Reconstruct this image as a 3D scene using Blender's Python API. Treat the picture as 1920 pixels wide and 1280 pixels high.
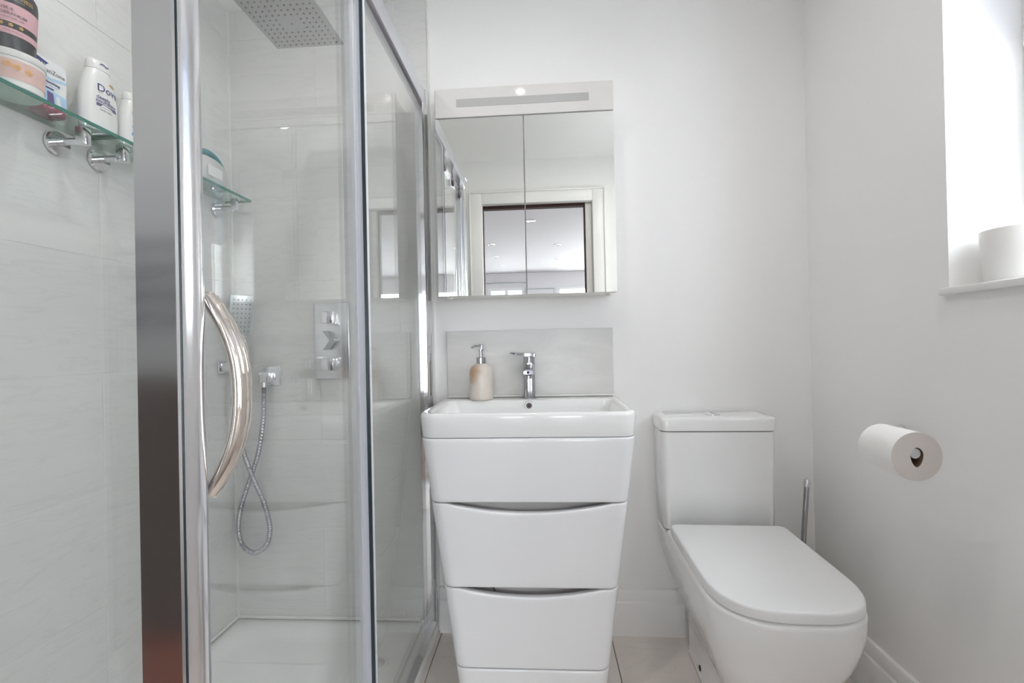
import bpy, bmesh, math, random
from mathutils import Vector, Matrix

# ------------------------------------------------------------------ reset
for o in list(bpy.data.objects):
    bpy.data.objects.remove(o, do_unlink=True)
S = bpy.context.scene
C = S.collection
PI = math.pi
R = math.radians
random.seed(7)

# ------------------------------------------------------------------ camera
FPX = 880.0
H = 1.03
yaw, pitch, roll = R(3.63), R(0.256), R(-1.211)
fw = Vector((-math.sin(yaw) * math.cos(pitch), math.cos(yaw) * math.cos(pitch), math.sin(pitch)))
rt = fw.cross(Vector((0, 0, 1))).normalized()
up = rt.cross(fw)
rt2 = rt * math.cos(roll) + up * math.sin(roll)
up2 = -rt * math.sin(roll) + up * math.cos(roll)
cam_d = bpy.data.cameras.new('camera')
cam = bpy.data.objects.new('camera', cam_d)
C.objects.link(cam)
cam_d.sensor_width = 36.0
cam_d.sensor_fit = 'HORIZONTAL'
cam_d.lens = FPX / 1920.0 * 36.0
cam_d.clip_start = 0.01
m = Matrix((rt2, up2, -fw)).transposed().to_4x4()
m.translation = Vector((0, 0, H))
cam.matrix_world = m
S.camera = cam

# ------------------------------------------------------------------ world and exposure
S.view_settings.view_transform = 'Standard'
S.view_settings.look = 'None'
S.view_settings.gamma = 1.0
S.view_settings.use_curve_mapping = False
S.view_settings.exposure = 0.32
W = bpy.data.worlds.new('sky')
S.world = W
W.use_nodes = True
bg = W.node_tree.nodes['Background']
bg.inputs['Color'].default_value = (0.93, 0.965, 1.0, 1)
bg.inputs['Strength'].default_value = 9.0
try:
    S.cycles.use_denoising = True
    S.cycles.max_bounces = 11
    S.cycles.diffuse_bounces = 9
    S.cycles.glossy_bounces = 5
    S.cycles.transmission_bounces = 2
    S.cycles.transparent_max_bounces = 16
    S.cycles.use_adaptive_sampling = True
    S.cycles.adaptive_threshold = 0.12
    S.cycles.adaptive_min_samples = 16
    S.cycles.sample_clamp_indirect = 8.0
    S.cycles.caustics_reflective = False
    S.cycles.caustics_refractive = False
except Exception:
    pass


def light_area(name, loc, rot, sx, sy, power, col=(1, 1, 1), portal=False, shape='RECTANGLE'):
    d = bpy.data.lights.new(name, 'AREA')
    d.shape = shape
    d.size = sx
    d.size_y = sy
    d.energy = power
    d.color = col
    o = bpy.data.objects.new(name, d)
    C.objects.link(o)
    o.location = loc
    o.rotation_euler = rot
    if portal:
        d.cycles.is_portal = True
    return o


# daylight portals in the seen and the added window openings (they emit nothing themselves)
light_area('bathroom_window_portal', (1.14, 0.70, 1.64), (0, R(90), 0), 1.0, 0.84, 1, portal=True)
light_area('added_glazing_portal', (2.68, -3.1, 1.1), (0, R(90), 0), 2.0, 1.6, 1, portal=True)
light_area('bedroom_window_portal', (0.66, -5.62, 1.09), (R(90), 0, 0), 3.3, 1.95, 1, portal=True)

# ------------------------------------------------------------------ main dimensions
XL, XR = -1.142, 0.925          # tiled face of the left wall, face of the right wall
YB, YD = 1.682, -0.10           # back wall, doorway wall
ZC = 2.285                      # ceiling
XE = -0.389                     # where the tiling ends on the back wall


# ------------------------------------------------------------------ materials
def new_mat(name):
    mt = bpy.data.materials.new(name)
    mt.use_nodes = True
    nt = mt.node_tree
    return mt, nt, nt.nodes['Principled BSDF']


def pmat(name, col, rough=0.5, metal=0.0, coat=0.0, spec=0.5, var=0.0, vscale=6.0, bump=0.0, bscale=60.0, sheen=0.0, rvar=0.0):
    mt, nt, b = new_mat(name)
    b.inputs['Base Color'].default_value = (*col, 1)
    b.inputs['Roughness'].default_value = rough
    b.inputs['Metallic'].default_value = metal
    b.inputs['Coat Weight'].default_value = coat
    b.inputs['Coat Roughness'].default_value = 0.05
    b.inputs['Specular IOR Level'].default_value = spec
    b.inputs['Sheen Weight'].default_value = sheen
    N, L = nt.nodes, nt.links
    tc = N.new('ShaderNodeTexCoord')
    nz = N.new('ShaderNodeTexNoise')
    nz.inputs['Scale'].default_value = vscale
    nz.inputs['Detail'].default_value = 4
    L.new(tc.outputs['Object'], nz.inputs['Vector'])
    mx = N.new('ShaderNodeMix')
    mx.data_type = 'RGBA'
    mx.inputs['A'].default_value = (*[max(0, c * (1 - var)) for c in col], 1)
    mx.inputs['B'].default_value = (*[min(1, c * (1 + var)) for c in col], 1)
    L.new(nz.outputs['Fac'], mx.inputs['Factor'])
    L.new(mx.outputs['Result'], b.inputs['Base Color'])
    if rvar:
        mr = N.new('ShaderNodeMapRange')
        mr.inputs['To Min'].default_value = max(0, rough - rvar)
        mr.inputs['To Max'].default_value = rough + rvar
        L.new(nz.outputs['Fac'], mr.inputs['Value'])
        L.new(mr.outputs['Result'], b.inputs['Roughness'])
    if bump:
        n2 = N.new('ShaderNodeTexNoise')
        n2.inputs['Scale'].default_value = bscale
        n2.inputs['Detail'].default_value = 3
        L.new(tc.outputs['Object'], n2.inputs['Vector'])
        bp = N.new('ShaderNodeBump')
        bp.inputs['Strength'].default_value = bump
        bp.inputs['Distance'].default_value = 0.002
        L.new(n2.outputs['Fac'], bp.inputs['Height'])
        L.new(bp.outputs['Normal'], b.inputs['Normal'])
    return mt


def stone_mat(name, c1, c2, stretch, rough=0.35, vein=(0.5, 0.5, 0.5), vamt=0.25):
    mt, nt, b = new_mat(name)
    N, L = nt.nodes, nt.links
    tc = N.new('ShaderNodeTexCoord')
    oi = N.new('ShaderNodeObjectInfo')
    cb = N.new('ShaderNodeCombineXYZ')
    mu = N.new('ShaderNodeMath'); mu.operation = 'MULTIPLY'; mu.inputs[1].default_value = 9.0
    L.new(oi.outputs['Random'], mu.inputs[0])
    for k in range(3):
        L.new(mu.outputs[0], cb.inputs[k])
    ad = N.new('ShaderNodeVectorMath'); ad.operation = 'ADD'
    L.new(tc.outputs['Object'], ad.inputs[0]); L.new(cb.outputs[0], ad.inputs[1])
    mp = N.new('ShaderNodeMapping'); mp.inputs['Scale'].default_value = stretch
    L.new(ad.outputs[0], mp.inputs['Vector'])
    n1 = N.new('ShaderNodeTexNoise'); n1.inputs['Scale'].default_value = 2.2; n1.inputs['Detail'].default_value = 6; n1.inputs['Roughness'].default_value = 0.62
    n1.inputs['Distortion'].default_value = 0.6
    L.new(mp.outputs[0], n1.inputs['Vector'])
    mx = N.new('ShaderNodeMix'); mx.data_type = 'RGBA'
    mx.inputs['A'].default_value = (*c1, 1); mx.inputs['B'].default_value = (*c2, 1)
    L.new(n1.outputs['Fac'], mx.inputs['Factor'])
    n2 = N.new('ShaderNodeTexNoise'); n2.inputs['Scale'].default_value = 5.0; n2.inputs['Detail'].default_value = 8; n2.inputs['Distortion'].default_value = 1.5
    L.new(mp.outputs[0], n2.inputs['Vector'])
    cr = N.new('ShaderNodeValToRGB')
    cr.color_ramp.elements[0].position = 0.47; cr.color_ramp.elements[0].color = (0, 0, 0, 1)
    cr.color_ramp.elements[1].position = 0.53; cr.color_ramp.elements[1].color = (0, 0, 0, 1)
    e = cr.color_ramp.elements.new(0.5); e.color = (1, 1, 1, 1)
    L.new(n2.outputs['Fac'], cr.inputs['Fac'])
    m2 = N.new('ShaderNodeMath'); m2.operation = 'MULTIPLY'; m2.inputs[1].default_value = vamt
    L.new(cr.outputs['Color'], m2.inputs[0])
    mx2 = N.new('ShaderNodeMix'); mx2.data_type = 'RGBA'
    L.new(m2.outputs[0], mx2.inputs['Factor']); L.new(mx.outputs['Result'], mx2.inputs['A'])
    mx2.inputs['B'].default_value = (*vein, 1)
    L.new(mx2.outputs['Result'], b.inputs['Base Color'])
    b.inputs['Roughness'].default_value = rough
    bp = N.new('ShaderNodeBump'); bp.inputs['Strength'].default_value = 0.08; bp.inputs['Distance'].default_value = 0.002
    L.new(n2.outputs['Fac'], bp.inputs['Height']); L.new(bp.outputs['Normal'], b.inputs['Normal'])
    return mt


def glass_mat(name, tint, ior=1.5, refl=1.0):
    """thin clear pane: straight-through light with a Fresnel reflection on each face"""
    mt = bpy.data.materials.new(name)
    mt.use_nodes = True
    nt = mt.node_tree
    N, L = nt.nodes, nt.links
    N.remove(N['Principled BSDF'])
    tr = N.new('ShaderNodeBsdfTransparent'); tr.inputs['Color'].default_value = (*tint, 1)
    gl = N.new('ShaderNodeBsdfGlossy'); gl.inputs['Roughness'].default_value = 0.0
    gl.inputs['Color'].default_value = (refl, refl, refl, 1)
    # Schlick reflectance from the facing angle (the pane is thin, so light never gets trapped inside it)
    lw = N.new('ShaderNodeLayerWeight'); lw.inputs['Blend'].default_value = 0.5
    pw = N.new('ShaderNodeMath'); pw.operation = 'POWER'; pw.inputs[1].default_value = 5.0
    L.new(lw.outputs['Facing'], pw.inputs[0])
    f0 = ((ior - 1) / (ior + 1)) ** 2
    fr = N.new('ShaderNodeMath'); fr.operation = 'MULTIPLY_ADD'
    fr.inputs[1].default_value = 1 - f0; fr.inputs[2].default_value = f0
    L.new(pw.outputs[0], fr.inputs[0])
    mx = N.new('ShaderNodeMixShader')
    L.new(fr.outputs[0], mx.inputs[0]); L.new(tr.outputs[0], mx.inputs[1]); L.new(gl.outputs[0], mx.inputs[2])
    L.new(mx.outputs[0], N['Material Output'].inputs['Surface'])
    return mt


def emit_mat(name, col, s):
    mt, nt, b = new_mat(name)
    b.inputs['Base Color'].default_value = (*col, 1)
    b.inputs['Emission Color'].default_value = (*col, 1)
    b.inputs['Emission Strength'].default_value = s
    return mt


M = {}
M['paint'] = pmat('white_wall_paint', (0.885, 0.878, 0.868), 0.6, var=0.012, vscale=3, bump=0.05, bscale=90)
M['ceil'] = pmat('ceiling_paint', (0.90, 0.90, 0.89), 0.7, var=0.01)
M['gloss_paint'] = pmat('satin_white_woodwork', (0.87, 0.86, 0.845), 0.3, var=0.012)
M['tile'] = stone_mat('pale_stone_wall_tile', (0.69, 0.69, 0.678), (0.765, 0.76, 0.745), (0.7, 0.7, 5.0), 0.32, (0.52, 0.53, 0.53), 0.22)
M['grout'] = pmat('pale_grout', (0.78, 0.78, 0.76), 0.8, var=0.03, vscale=40)
M['splash'] = stone_mat('splashback_stone', (0.55, 0.54, 0.525), (0.80, 0.79, 0.77), (2.2, 2.2, 6.0), 0.3, (0.60, 0.59, 0.57), 0.15)
M['floor_tile'] = stone_mat('beige_floor_tile', (0.78, 0.71, 0.66), (0.88, 0.82, 0.77), (1.2, 2.6, 1.5), 0.35, (0.55, 0.48, 0.42), 0.12)
M['floor_grout'] = pmat('floor_grout', (0.33, 0.30, 0.27), 0.9, var=0.1, vscale=50)
M['ceramic'] = pmat('white_glazed_ceramic', (0.86, 0.86, 0.855), 0.12, coat=0.6, var=0.006)
M['seat'] = pmat('white_seat_plastic', (0.84, 0.84, 0.84), 0.28, var=0.006)
M['vanity'] = pmat('white_gloss_lacquer', (0.81, 0.81, 0.82), 0.22, coat=0.4, var=0.006)
M['panel'] = pmat('high_gloss_white_panel', (0.70, 0.68, 0.66), 0.05, spec=0.06, var=0.004)
M['vanity_in'] = pmat('pale_grey_carcass_board', (0.62, 0.60, 0.59), 0.6, var=0.02)
M['tray'] = pmat('white_acrylic_tray', (0.90, 0.91, 0.90), 0.22, coat=0.2, var=0.008)
M['chrome'] = pmat('polished_chrome', (0.83, 0.83, 0.85), 0.06, metal=1.0, var=0.01)
M['satin'] = pmat('satin_aluminium', (0.72, 0.73, 0.77), 0.28, metal=1.0, var=0.02, vscale=30)
M['post'] = pmat('brushed_chrome_post', (0.76, 0.76, 0.78), 0.16, metal=1.0, var=0.02, vscale=25)
M['plate'] = pmat('bright_chrome_plate', (0.90, 0.91, 0.94), 0.22, metal=0.85, var=0.01)
M['steel'] = pmat('dark_polished_steel', (0.46, 0.47, 0.50), 0.14, metal=1.0, var=0.03)
M['tap_chrome'] = pmat('tap_chrome', (0.52, 0.52, 0.55), 0.08, metal=1.0, var=0.02)
M['seal'] = pmat('pale_plastic_seal', (0.72, 0.73, 0.78), 0.35, var=0.01)
M['dark_seal'] = pmat('dark_glass_edge', (0.03, 0.045, 0.055), 0.25, var=0.05)
M['nickel'] = pmat('warm_polished_nickel', (0.80, 0.74, 0.68), 0.05, metal=1.0, var=0.01)
M['mirror'] = pmat('silvered_mirror', (0.93, 0.935, 0.905), 0.0, metal=1.0)
M['glass'] = glass_mat('shower_glass', (0.985, 0.990, 0.987))
M['shelf_glass'] = glass_mat('shelf_glass', (0.86, 0.94, 0.91))
M['shelf_edge'] = pmat('green_glass_edge', (0.05, 0.20, 0.16), 0.12, var=0.25, vscale=9)
M['win_glass'] = glass_mat('window_glass', (0.97, 0.98, 0.985))
M['upvc'] = pmat('white_window_plastic', (0.84, 0.85, 0.86), 0.3, var=0.006)
M['sill'] = pmat('white_painted_sill', (0.80, 0.795, 0.78), 0.35, var=0.01)
M['pot'] = pmat('matt_white_pot', (0.83, 0.82, 0.80), 0.75, var=0.02, vscale=30, bump=0.15, bscale=120)
M['paper'] = pmat('white_toilet_paper', (0.92, 0.91, 0.89), 0.95, var=0.012, vscale=60, bump=0.2, bscale=260)
M['paper_end'] = pmat('paper_roll_end', (0.66, 0.61, 0.58), 0.95, var=0.03, vscale=120)
M['card'] = pmat('brown_cardboard', (0.22, 0.13, 0.09), 0.9, var=0.15, vscale=60)
M['frost'] = pmat('frosted_grey_diffuser', (0.44, 0.44, 0.43), 0.55, var=0.03, vscale=20)
M['dark'] = pmat('dark_hole', (0.03, 0.03, 0.035), 0.5, var=0.1)
M['nozzle'] = pmat('grey_rubber_nozzle', (0.20, 0.20, 0.20), 0.5, var=0.05)
M['rust'] = pmat('brown_stained_silicone', (0.20, 0.12, 0.07), 0.8, var=0.4, vscale=80)
M['black_cord'] = pmat('black_cord', (0.02, 0.02, 0.025), 0.45, var=0.1)
M['silicone'] = pmat('white_silicone', (0.80, 0.80, 0.78), 0.4, var=0.02)
# products
M['bottle_black'] = pmat('charcoal_plastic', (0.028, 0.03, 0.034), 0.38, var=0.1)
M['pink'] = pmat('dusty_pink_label', (0.68, 0.40, 0.44), 0.5, var=0.04, vscale=30)
M['gold'] = pmat('gold_print', (0.55, 0.33, 0.10), 0.4, var=0.1)
M['ink_grey'] = pmat('dark_grey_print', (0.16, 0.13, 0.15), 0.6, var=0.05)
M['ink_pale'] = pmat('pale_grey_print', (0.42, 0.45, 0.46), 0.6, var=0.05)
M['navy'] = pmat('navy_print', (0.035, 0.045, 0.19), 0.5, var=0.05)
M['blue'] = pmat('blue_print', (0.12, 0.33, 0.66), 0.5, var=0.05)
M['sky_blue'] = pmat('pale_blue_print', (0.42, 0.62, 0.82), 0.5, var=0.06, vscale=40)
M['purple'] = pmat('purple_print', (0.13, 0.10, 0.26), 0.5, var=0.05)
M['green_ink'] = pmat('green_print', (0.10, 0.18, 0.13), 0.5, var=0.05)
M['orange_ink'] = pmat('orange_print', (0.75, 0.40, 0.12), 0.5, var=0.05)
M['white_pl'] = pmat('white_bottle_plastic', (0.80, 0.80, 0.79), 0.3, coat=0.2, var=0.006)
M['tub_white'] = pmat('white_tub_plastic', (0.80, 0.79, 0.77), 0.4, var=0.01)
M['tub_label'] = pmat('blush_floral_label', (0.72, 0.50, 0.45), 0.5, var=0.16, vscale=45)
M['carton'] = pmat('white_carton_board', (0.80, 0.81, 0.82), 0.45, var=0.01)
M['crimson'] = pmat('crimson_soap', (0.44, 0.03, 0.10), 0.35, var=0.12, vscale=25)
M['teal'] = pmat('teal_plastic', (0.045, 0.26, 0.30), 0.35, var=0.06)
M['frost_pl'] = pmat('translucent_white_plastic', (0.60, 0.61, 0.60), 0.3, coat=0.3, var=0.03, vscale=18)
# bedroom
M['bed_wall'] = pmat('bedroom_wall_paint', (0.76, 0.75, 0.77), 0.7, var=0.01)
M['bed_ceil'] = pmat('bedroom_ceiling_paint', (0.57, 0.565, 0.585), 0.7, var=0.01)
M['wood_floor'] = stone_mat('brown_wood_floor', (0.10, 0.062, 0.045), (0.19, 0.12, 0.085), (6, 0.6, 1), 0.45, (0.06, 0.04, 0.03), 0.4)
M['towel_brown'] = pmat('brown_towel', (0.12, 0.09, 0.078), 1.0, var=0.35, vscale=160, sheen=0.3, bump=0.8, bscale=300)
M['towel_orange'] = pmat('rust_orange_towel', (0.36, 0.13, 0.085), 1.0, var=0.2, vscale=160, sheen=0.3, bump=0.8, bscale=300)
M['rail_steel'] = pmat('blue_grey_radiator_steel', (0.30, 0.32, 0.37), 0.25, metal=0.7, var=0.03)
M['dark_gap'] = pmat('dark_door_track', (0.045, 0.018, 0.015), 0.8, var=0.3, vscale=30)
M['lamp_glow'] = emit_mat('lit_lamp_face', (1.0, 0.96, 0.90), 4.0)


def marble_mat():
    mt, nt, b = new_mat('cream_marble_with_tan_patch')
    N, L = nt.nodes, nt.links
    tc = N.new('ShaderNodeTexCoord')
    nz = N.new('ShaderNodeTexNoise'); nz.inputs['Scale'].default_value = 16; nz.inputs['Detail'].default_value = 5; nz.inputs['Distortion'].default_value = 1.0
    L.new(tc.outputs['Object'], nz.inputs['Vector'])
    # a tan patch with its own place on the stone
    vm = N.new('ShaderNodeVectorMath'); vm.operation = 'DISTANCE'
    vm.inputs[1].default_value = (-0.028, -0.030, 0.098)
    L.new(tc.outputs['Object'], vm.inputs[0])
    ad = N.new('ShaderNodeMath'); ad.operation = 'MULTIPLY_ADD'; ad.inputs[1].default_value = 0.05; ad.inputs[2].default_value = -0.02
    L.new(nz.outputs['Fac'], ad.inputs[0])
    a2 = N.new('ShaderNodeMath'); a2.operation = 'ADD'
    L.new(vm.outputs['Value'], a2.inputs[0]); L.new(ad.outputs[0], a2.inputs[1])
    mr = N.new('ShaderNodeMapRange'); mr.inputs['From Min'].default_value = 0.018; mr.inputs['From Max'].default_value = 0.046
    mr.inputs['To Min'].default_value = 0.85; mr.inputs['To Max'].default_value = 0.0
    L.new(a2.outputs[0], mr.inputs['Value'])
    base = N.new('ShaderNodeMix'); base.data_type = 'RGBA'
    base.inputs['A'].default_value = (0.56, 0.50, 0.43, 1); base.inputs['B'].default_value = (0.74, 0.69, 0.63, 1)
    L.new(nz.outputs['Fac'], base.inputs['Factor'])
    mx = N.new('ShaderNodeMix'); mx.data_type = 'RGBA'
    mx.inputs['B'].default_value = (0.50, 0.30, 0.17, 1)
    L.new(mr.outputs['Result'], mx.inputs['Factor']); L.new(base.outputs['Result'], mx.inputs['A'])
    L.new(mx.outputs['Result'], b.inputs['Base Color'])
    b.inputs['Roughness'].default_value = 0.35
    return mt


M['marble'] = marble_mat()


# ------------------------------------------------------------------ mesh helpers
def bm_new():
    return bmesh.new()


def add_box(bm, x0, x1, y0, y1, z0, z1, bev=0.0, seg=2):
    vs = [bm.verts.new(p) for p in ((x0, y0, z0), (x1, y0, z0), (x1, y1, z0), (x0, y1, z0), (x0, y0, z1), (x1, y0, z1), (x1, y1, z1), (x0, y1, z1))]
    fs = [(0, 3, 2, 1), (4, 5, 6, 7), (0, 1, 5, 4), (1, 2, 6, 5), (2, 3, 7, 6), (3, 0, 4, 7)]
    faces = [bm.faces.new([vs[i] for i in f]) for f in fs]
    if bev:
        es = list({e for f in faces for e in f.edges})
        bmesh.ops.bevel(bm, geom=es, offset=bev, segments=seg, profile=0.5, affect='EDGES')
    return bm


def box(x0, x1, y0, y1, z0, z1, bev=0.0, seg=2):
    return add_box(bm_new(), x0, x1, y0, y1, z0, z1, bev, seg)


def loft(bm, rings, cap0=True, cap1=True, closed=True):
    vr = [[bm.verts.new(p) for p in r] for r in rings]
    n = len(vr[0])
    for a, b in zip(vr[:-1], vr[1:]):
        for i in range(n if closed else n - 1):
            j = (i + 1) % n
            bm.faces.new((a[i], a[j], b[j], b[i]))
    if cap0:
        bm.faces.new(list(reversed(vr[0])))
    if cap1:
        bm.faces.new(vr[-1])
    return bm


def rrect(x0, x1, y0, y1, rf, rb=None, z=0.0, n=6):
    """rounded rectangle, counter-clockwise; rf = radius of the front (low y) corners, rb = of the back ones"""
    rb = rf if rb is None else rb
    pts = []
    for (cx, cy, r, a0) in ((x1 - rf, y0 + rf, rf, -90), (x1 - rb, y1 - rb, rb, 0), (x0 + rb, y1 - rb, rb, 90), (x0 + rf, y0 + rf, rf, 180)):
        for k in range(n + 1):
            a = R(a0 + 90.0 * k / n)
            pts.append((cx + r * math.cos(a), cy + r * math.sin(a), z))
    return pts


def circ(c, r, axis='Z', n=24, rx=None):
    out = []
    for k in range(n):
        a = 2 * PI * k / n
        u, v = r * math.cos(a), (rx or r) * math.sin(a)
        if axis == 'Z':
            out.append((c[0] + u, c[1] + v, c[2]))
        elif axis == 'Y':
            out.append((c[0] + u, c[1], c[2] + v))
        else:
            out.append((c[0], c[1] + u, c[2] + v))
    return out


def add_lathe(bm, prof, c=(0, 0, 0), axis='Z', n=28, cap0=True, cap1=True):
    rings = []
    for (r, h) in prof:
        p = list(c)
        p['XYZ'.index(axis)] += h
        rings.append(circ(p, max(r, 1e-5), axis, n))
    loft(bm, rings, cap0, cap1)
    return bm


def lathe(prof, c=(0, 0, 0), axis='Z', n=28, **k):
    return add_lathe(bm_new(), prof, c, axis, n, **k)


def add_tube(bm, pts, r, n=10, cap=True):
    pts = [Vector(p) for p in pts]
    rad = r if callable(r) else (lambda t: r)
    rings = []
    prev = None
    L = len(pts)
    for i, p in enumerate(pts):
        t = (pts[min(i + 1, L - 1)] - pts[max(i - 1, 0)]).normalized()
        if prev is None:
            a = Vector((0, 0, 1)) if abs(t.z) < 0.9 else Vector((1, 0, 0))
            u = t.cross(a).normalized()
        else:
            u = (prev - t * prev.dot(t)).normalized()
        prev = u
        v = t.cross(u)
        rr = rad(i / (L - 1))
        rings.append([p + (u * math.cos(2 * PI * k / n) + v * math.sin(2 * PI * k / n)) * rr for k in range(n)])
    loft(bm, rings, cap, cap)
    return bm


def tube(pts, r, n=10, cap=True):
    return add_tube(bm_new(), pts, r, n, cap)


def catmull(P, k=10):
    P = [Vector(p) for p in P]
    Q = [P[0] * 2 - P[1]] + P + [P[-1] * 2 - P[-2]]
    out = []
    for i in range(1, len(Q) - 2):
        a, b, c, d = Q[i - 1:i + 3]
        for j in range(k):
            t = j / k
            out.append(0.5 * ((2 * b) + (c - a) * t + (2 * a - 5 * b + 4 * c - d) * t * t + (3 * b - a - 3 * c + d) * t ** 3))
    out.append(P[-1])
    return out


def add_prism(bm, poly, d, axis='Y'):
    """poly: list of 2D points; d=(lo, hi) along axis"""
    def P(u, v, w):
        return {'Y': (u, w, v), 'X': (w, u, v), 'Z': (u, v, w)}[axis]
    loft(bm, [[P(u, v, d[0]) for u, v in poly], [P(u, v, d[1]) for u, v in poly]])
    return bm


def rot_bm(bm, ang, axis, c):
    bmesh.ops.rotate(bm, verts=bm.verts, cent=c, matrix=Matrix.Rotation(ang, 3, axis))
    return bm


# ------------------------------------------------------------------ object helpers
def obj(name, bm, mat, parent=None, smooth=35, kind=None):
    bmesh.ops.recalc_face_normals(bm, faces=bm.faces)
    me = bpy.data.meshes.new(name)
    bm.to_mesh(me)
    bm.free()
    me.materials.append(M[mat] if isinstance(mat, str) else mat)
    if smooth:
        for p in me.polygons:
            p.use_smooth = True
        me.set_sharp_from_angle(angle=R(smooth))
    o = bpy.data.objects.new(name, me)
    C.objects.link(o)
    if parent is not None:
        o.parent = parent
        o.matrix_parent_inverse = base_matrix(parent).inverted()
    if kind:
        o['kind'] = kind
    return o


def base_matrix(o):
    mt = Matrix.Translation(o.location)
    if o.parent is not None:
        return base_matrix(o.parent) @ o.matrix_parent_inverse @ mt
    return mt


def thing(name, label, cat, loc=(0, 0, 0), group=None):
    o = bpy.data.objects.new(name, None)
    C.objects.link(o)
    o.empty_display_size = 0.05
    o.location = loc
    tag(o, label, cat, group)
    return o


def tag(o, label, cat, group=None, kind=None):
    o['label'] = label
    o['category'] = cat
    if group:
        o['group'] = group
    if kind:
        o['kind'] = kind
    return o


def struct(name, bm, mat, label, cat, smooth=35):
    return tag(obj(name, bm, mat, None, smooth), label, cat, kind='structure')


def text_bm(s, size, fn, bold=0.0, spacing=1.0):
    """flat lettering: built from the built-in font, then laid on a surface with fn(u, v) -> xyz"""
    cu = bpy.data.curves.new('lettering', 'FONT')
    cu.body = s
    cu.size = size
    cu.align_x = 'CENTER'
    cu.align_y = 'CENTER'
    cu.offset = bold
    cu.space_character = spacing
    cu.resolution_u = 2
    to = bpy.data.objects.new('lettering_source', cu)
    C.objects.link(to)
    dg = bpy.context.evaluated_depsgraph_get()
    me = bpy.data.meshes.new_from_object(to.evaluated_get(dg))
    bm = bm_new()
    bm.from_mesh(me)
    bmesh.ops.subdivide_edges(bm, edges=[e for e in bm.edges if e.calc_length() > size * 0.35], cuts=2)
    for v in bm.verts:
        v.co = Vector(fn(v.co.x, v.co.y))
    bpy.data.objects.remove(to, do_unlink=True)
    bpy.data.curves.remove(cu)
    bpy.data.meshes.remove(me)
    return bm


# ================================================================== THE SETTING
# ---- floor with its tiles
flo = struct('floor', box(XL - 0.1, XR + 0.1, YD - 0.10, YB + 0.1, -0.06, -0.004), 'floor_grout', 'beige tiled bathroom floor with thin joints', 'floor')
xs = [XL, -0.98, -0.38, 0.22, 0.82, XR]
ys = [YD - 0.10, 0.19, 0.79, 1.39, YB]
for i in range(len(xs) - 1):
    for j in range(len(ys) - 1):
        obj('tile', box(xs[i] + 0.0015, xs[i + 1] - 0.0015, ys[j] + 0.0015, ys[j + 1] - 0.0015, -0.012, 0.0, 0.0012, 1), 'floor_tile', flo)

# ---- back wall: painted part, tiled part
wb = struct('wall_back', box(XL - 0.1, XR + 0.28, YB, YB + 0.12, -0.06, ZC + 0.1), 'paint', 'white painted back wall behind vanity and toilet, stone tiles in the shower', 'wall')
wl = struct('wall_left', box(XL - 0.12, XL - 0.0012, YD - 0.1, YB, -0.06, ZC + 0.1), 'grout', 'left wall of large pale stone tiles inside the shower', 'wall')
obj('grout_bed', box(XL - 0.009, XE - 0.004, YB - 0.0088, YB, 0.0, ZC), 'grout', wb)
zj = [0.0, 0.075, 0.375, 0.675, 0.975, 1.275, 1.575, 1.875, 2.175, ZC]
for r in range(len(zj) - 1):
    z0, z1 = zj[r], zj[r + 1]
    # back wall: half-bond courses
    x0 = -0.81 if r % 2 == 1 else -0.51
    cuts = sorted({XL, XE - 0.004} | {x for k in range(-3, 4) for x in [x0 + 0.6 * k] if XL + 0.02 < x < XE - 0.02})
    for a, b in zip(cuts[:-1], cuts[1:]):
        obj('tile', box(a + 0.0007, b - 0.0007, YB - 0.010, YB - 0.0087, z0 + 0.0007, z1 - 0.0007, 0.0004, 1), 'tile', wb)
    y0 = 0.55 if r % 2 == 1 else 0.25
    cuts = sorted({YD, YB - 0.010} | {y for k in range(-3, 4) for y in [y0 + 0.6 * k] if YD + 0.02 < y < YB - 0.03})
    for a, b in zip(cuts[:-1], cuts[1:]):
        obj('tile', box(XL - 0.0011, XL, a + 0.0007, b - 0.0007, z0 + 0.0007, z1 - 0.0007, 0.0004, 1), 'tile', wl)
t = struct('trim_1', box(XE - 0.004, XE + 0.003, YB - 0.012, YB, 0.02, ZC, 0.001, 1), 'silicone', 'slim white edge trim where shower tiles meet painted wall', 'trim')
t = struct('trim_2', box(XL, XL + 0.006, YB - 0.016, YB - 0.010, 0.03, ZC), 'silicone', 'white sealant line in the tiled shower corner', 'trim')

# ---- right wall with its window opening
WY0, WY1, WZ0, WZ1 = 0.26, 1.125, 1.119, 2.16
bm = bm_new()
XO = XR + 0.28
add_box(bm, XR, XO, YD - 0.1, WY0, -0.06, ZC + 0.1)
add_box(bm, XR, XO, WY1, YB, -0.06, ZC + 0.1)
add_box(bm, XR, XO, WY0, WY1, -0.06, WZ0)
add_box(bm, XR, XO, WY0, WY1, WZ1, ZC + 0.1)
struct('wall_right', bm, 'paint', 'white painted right wall with a deep window recess', 'wall')

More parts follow.
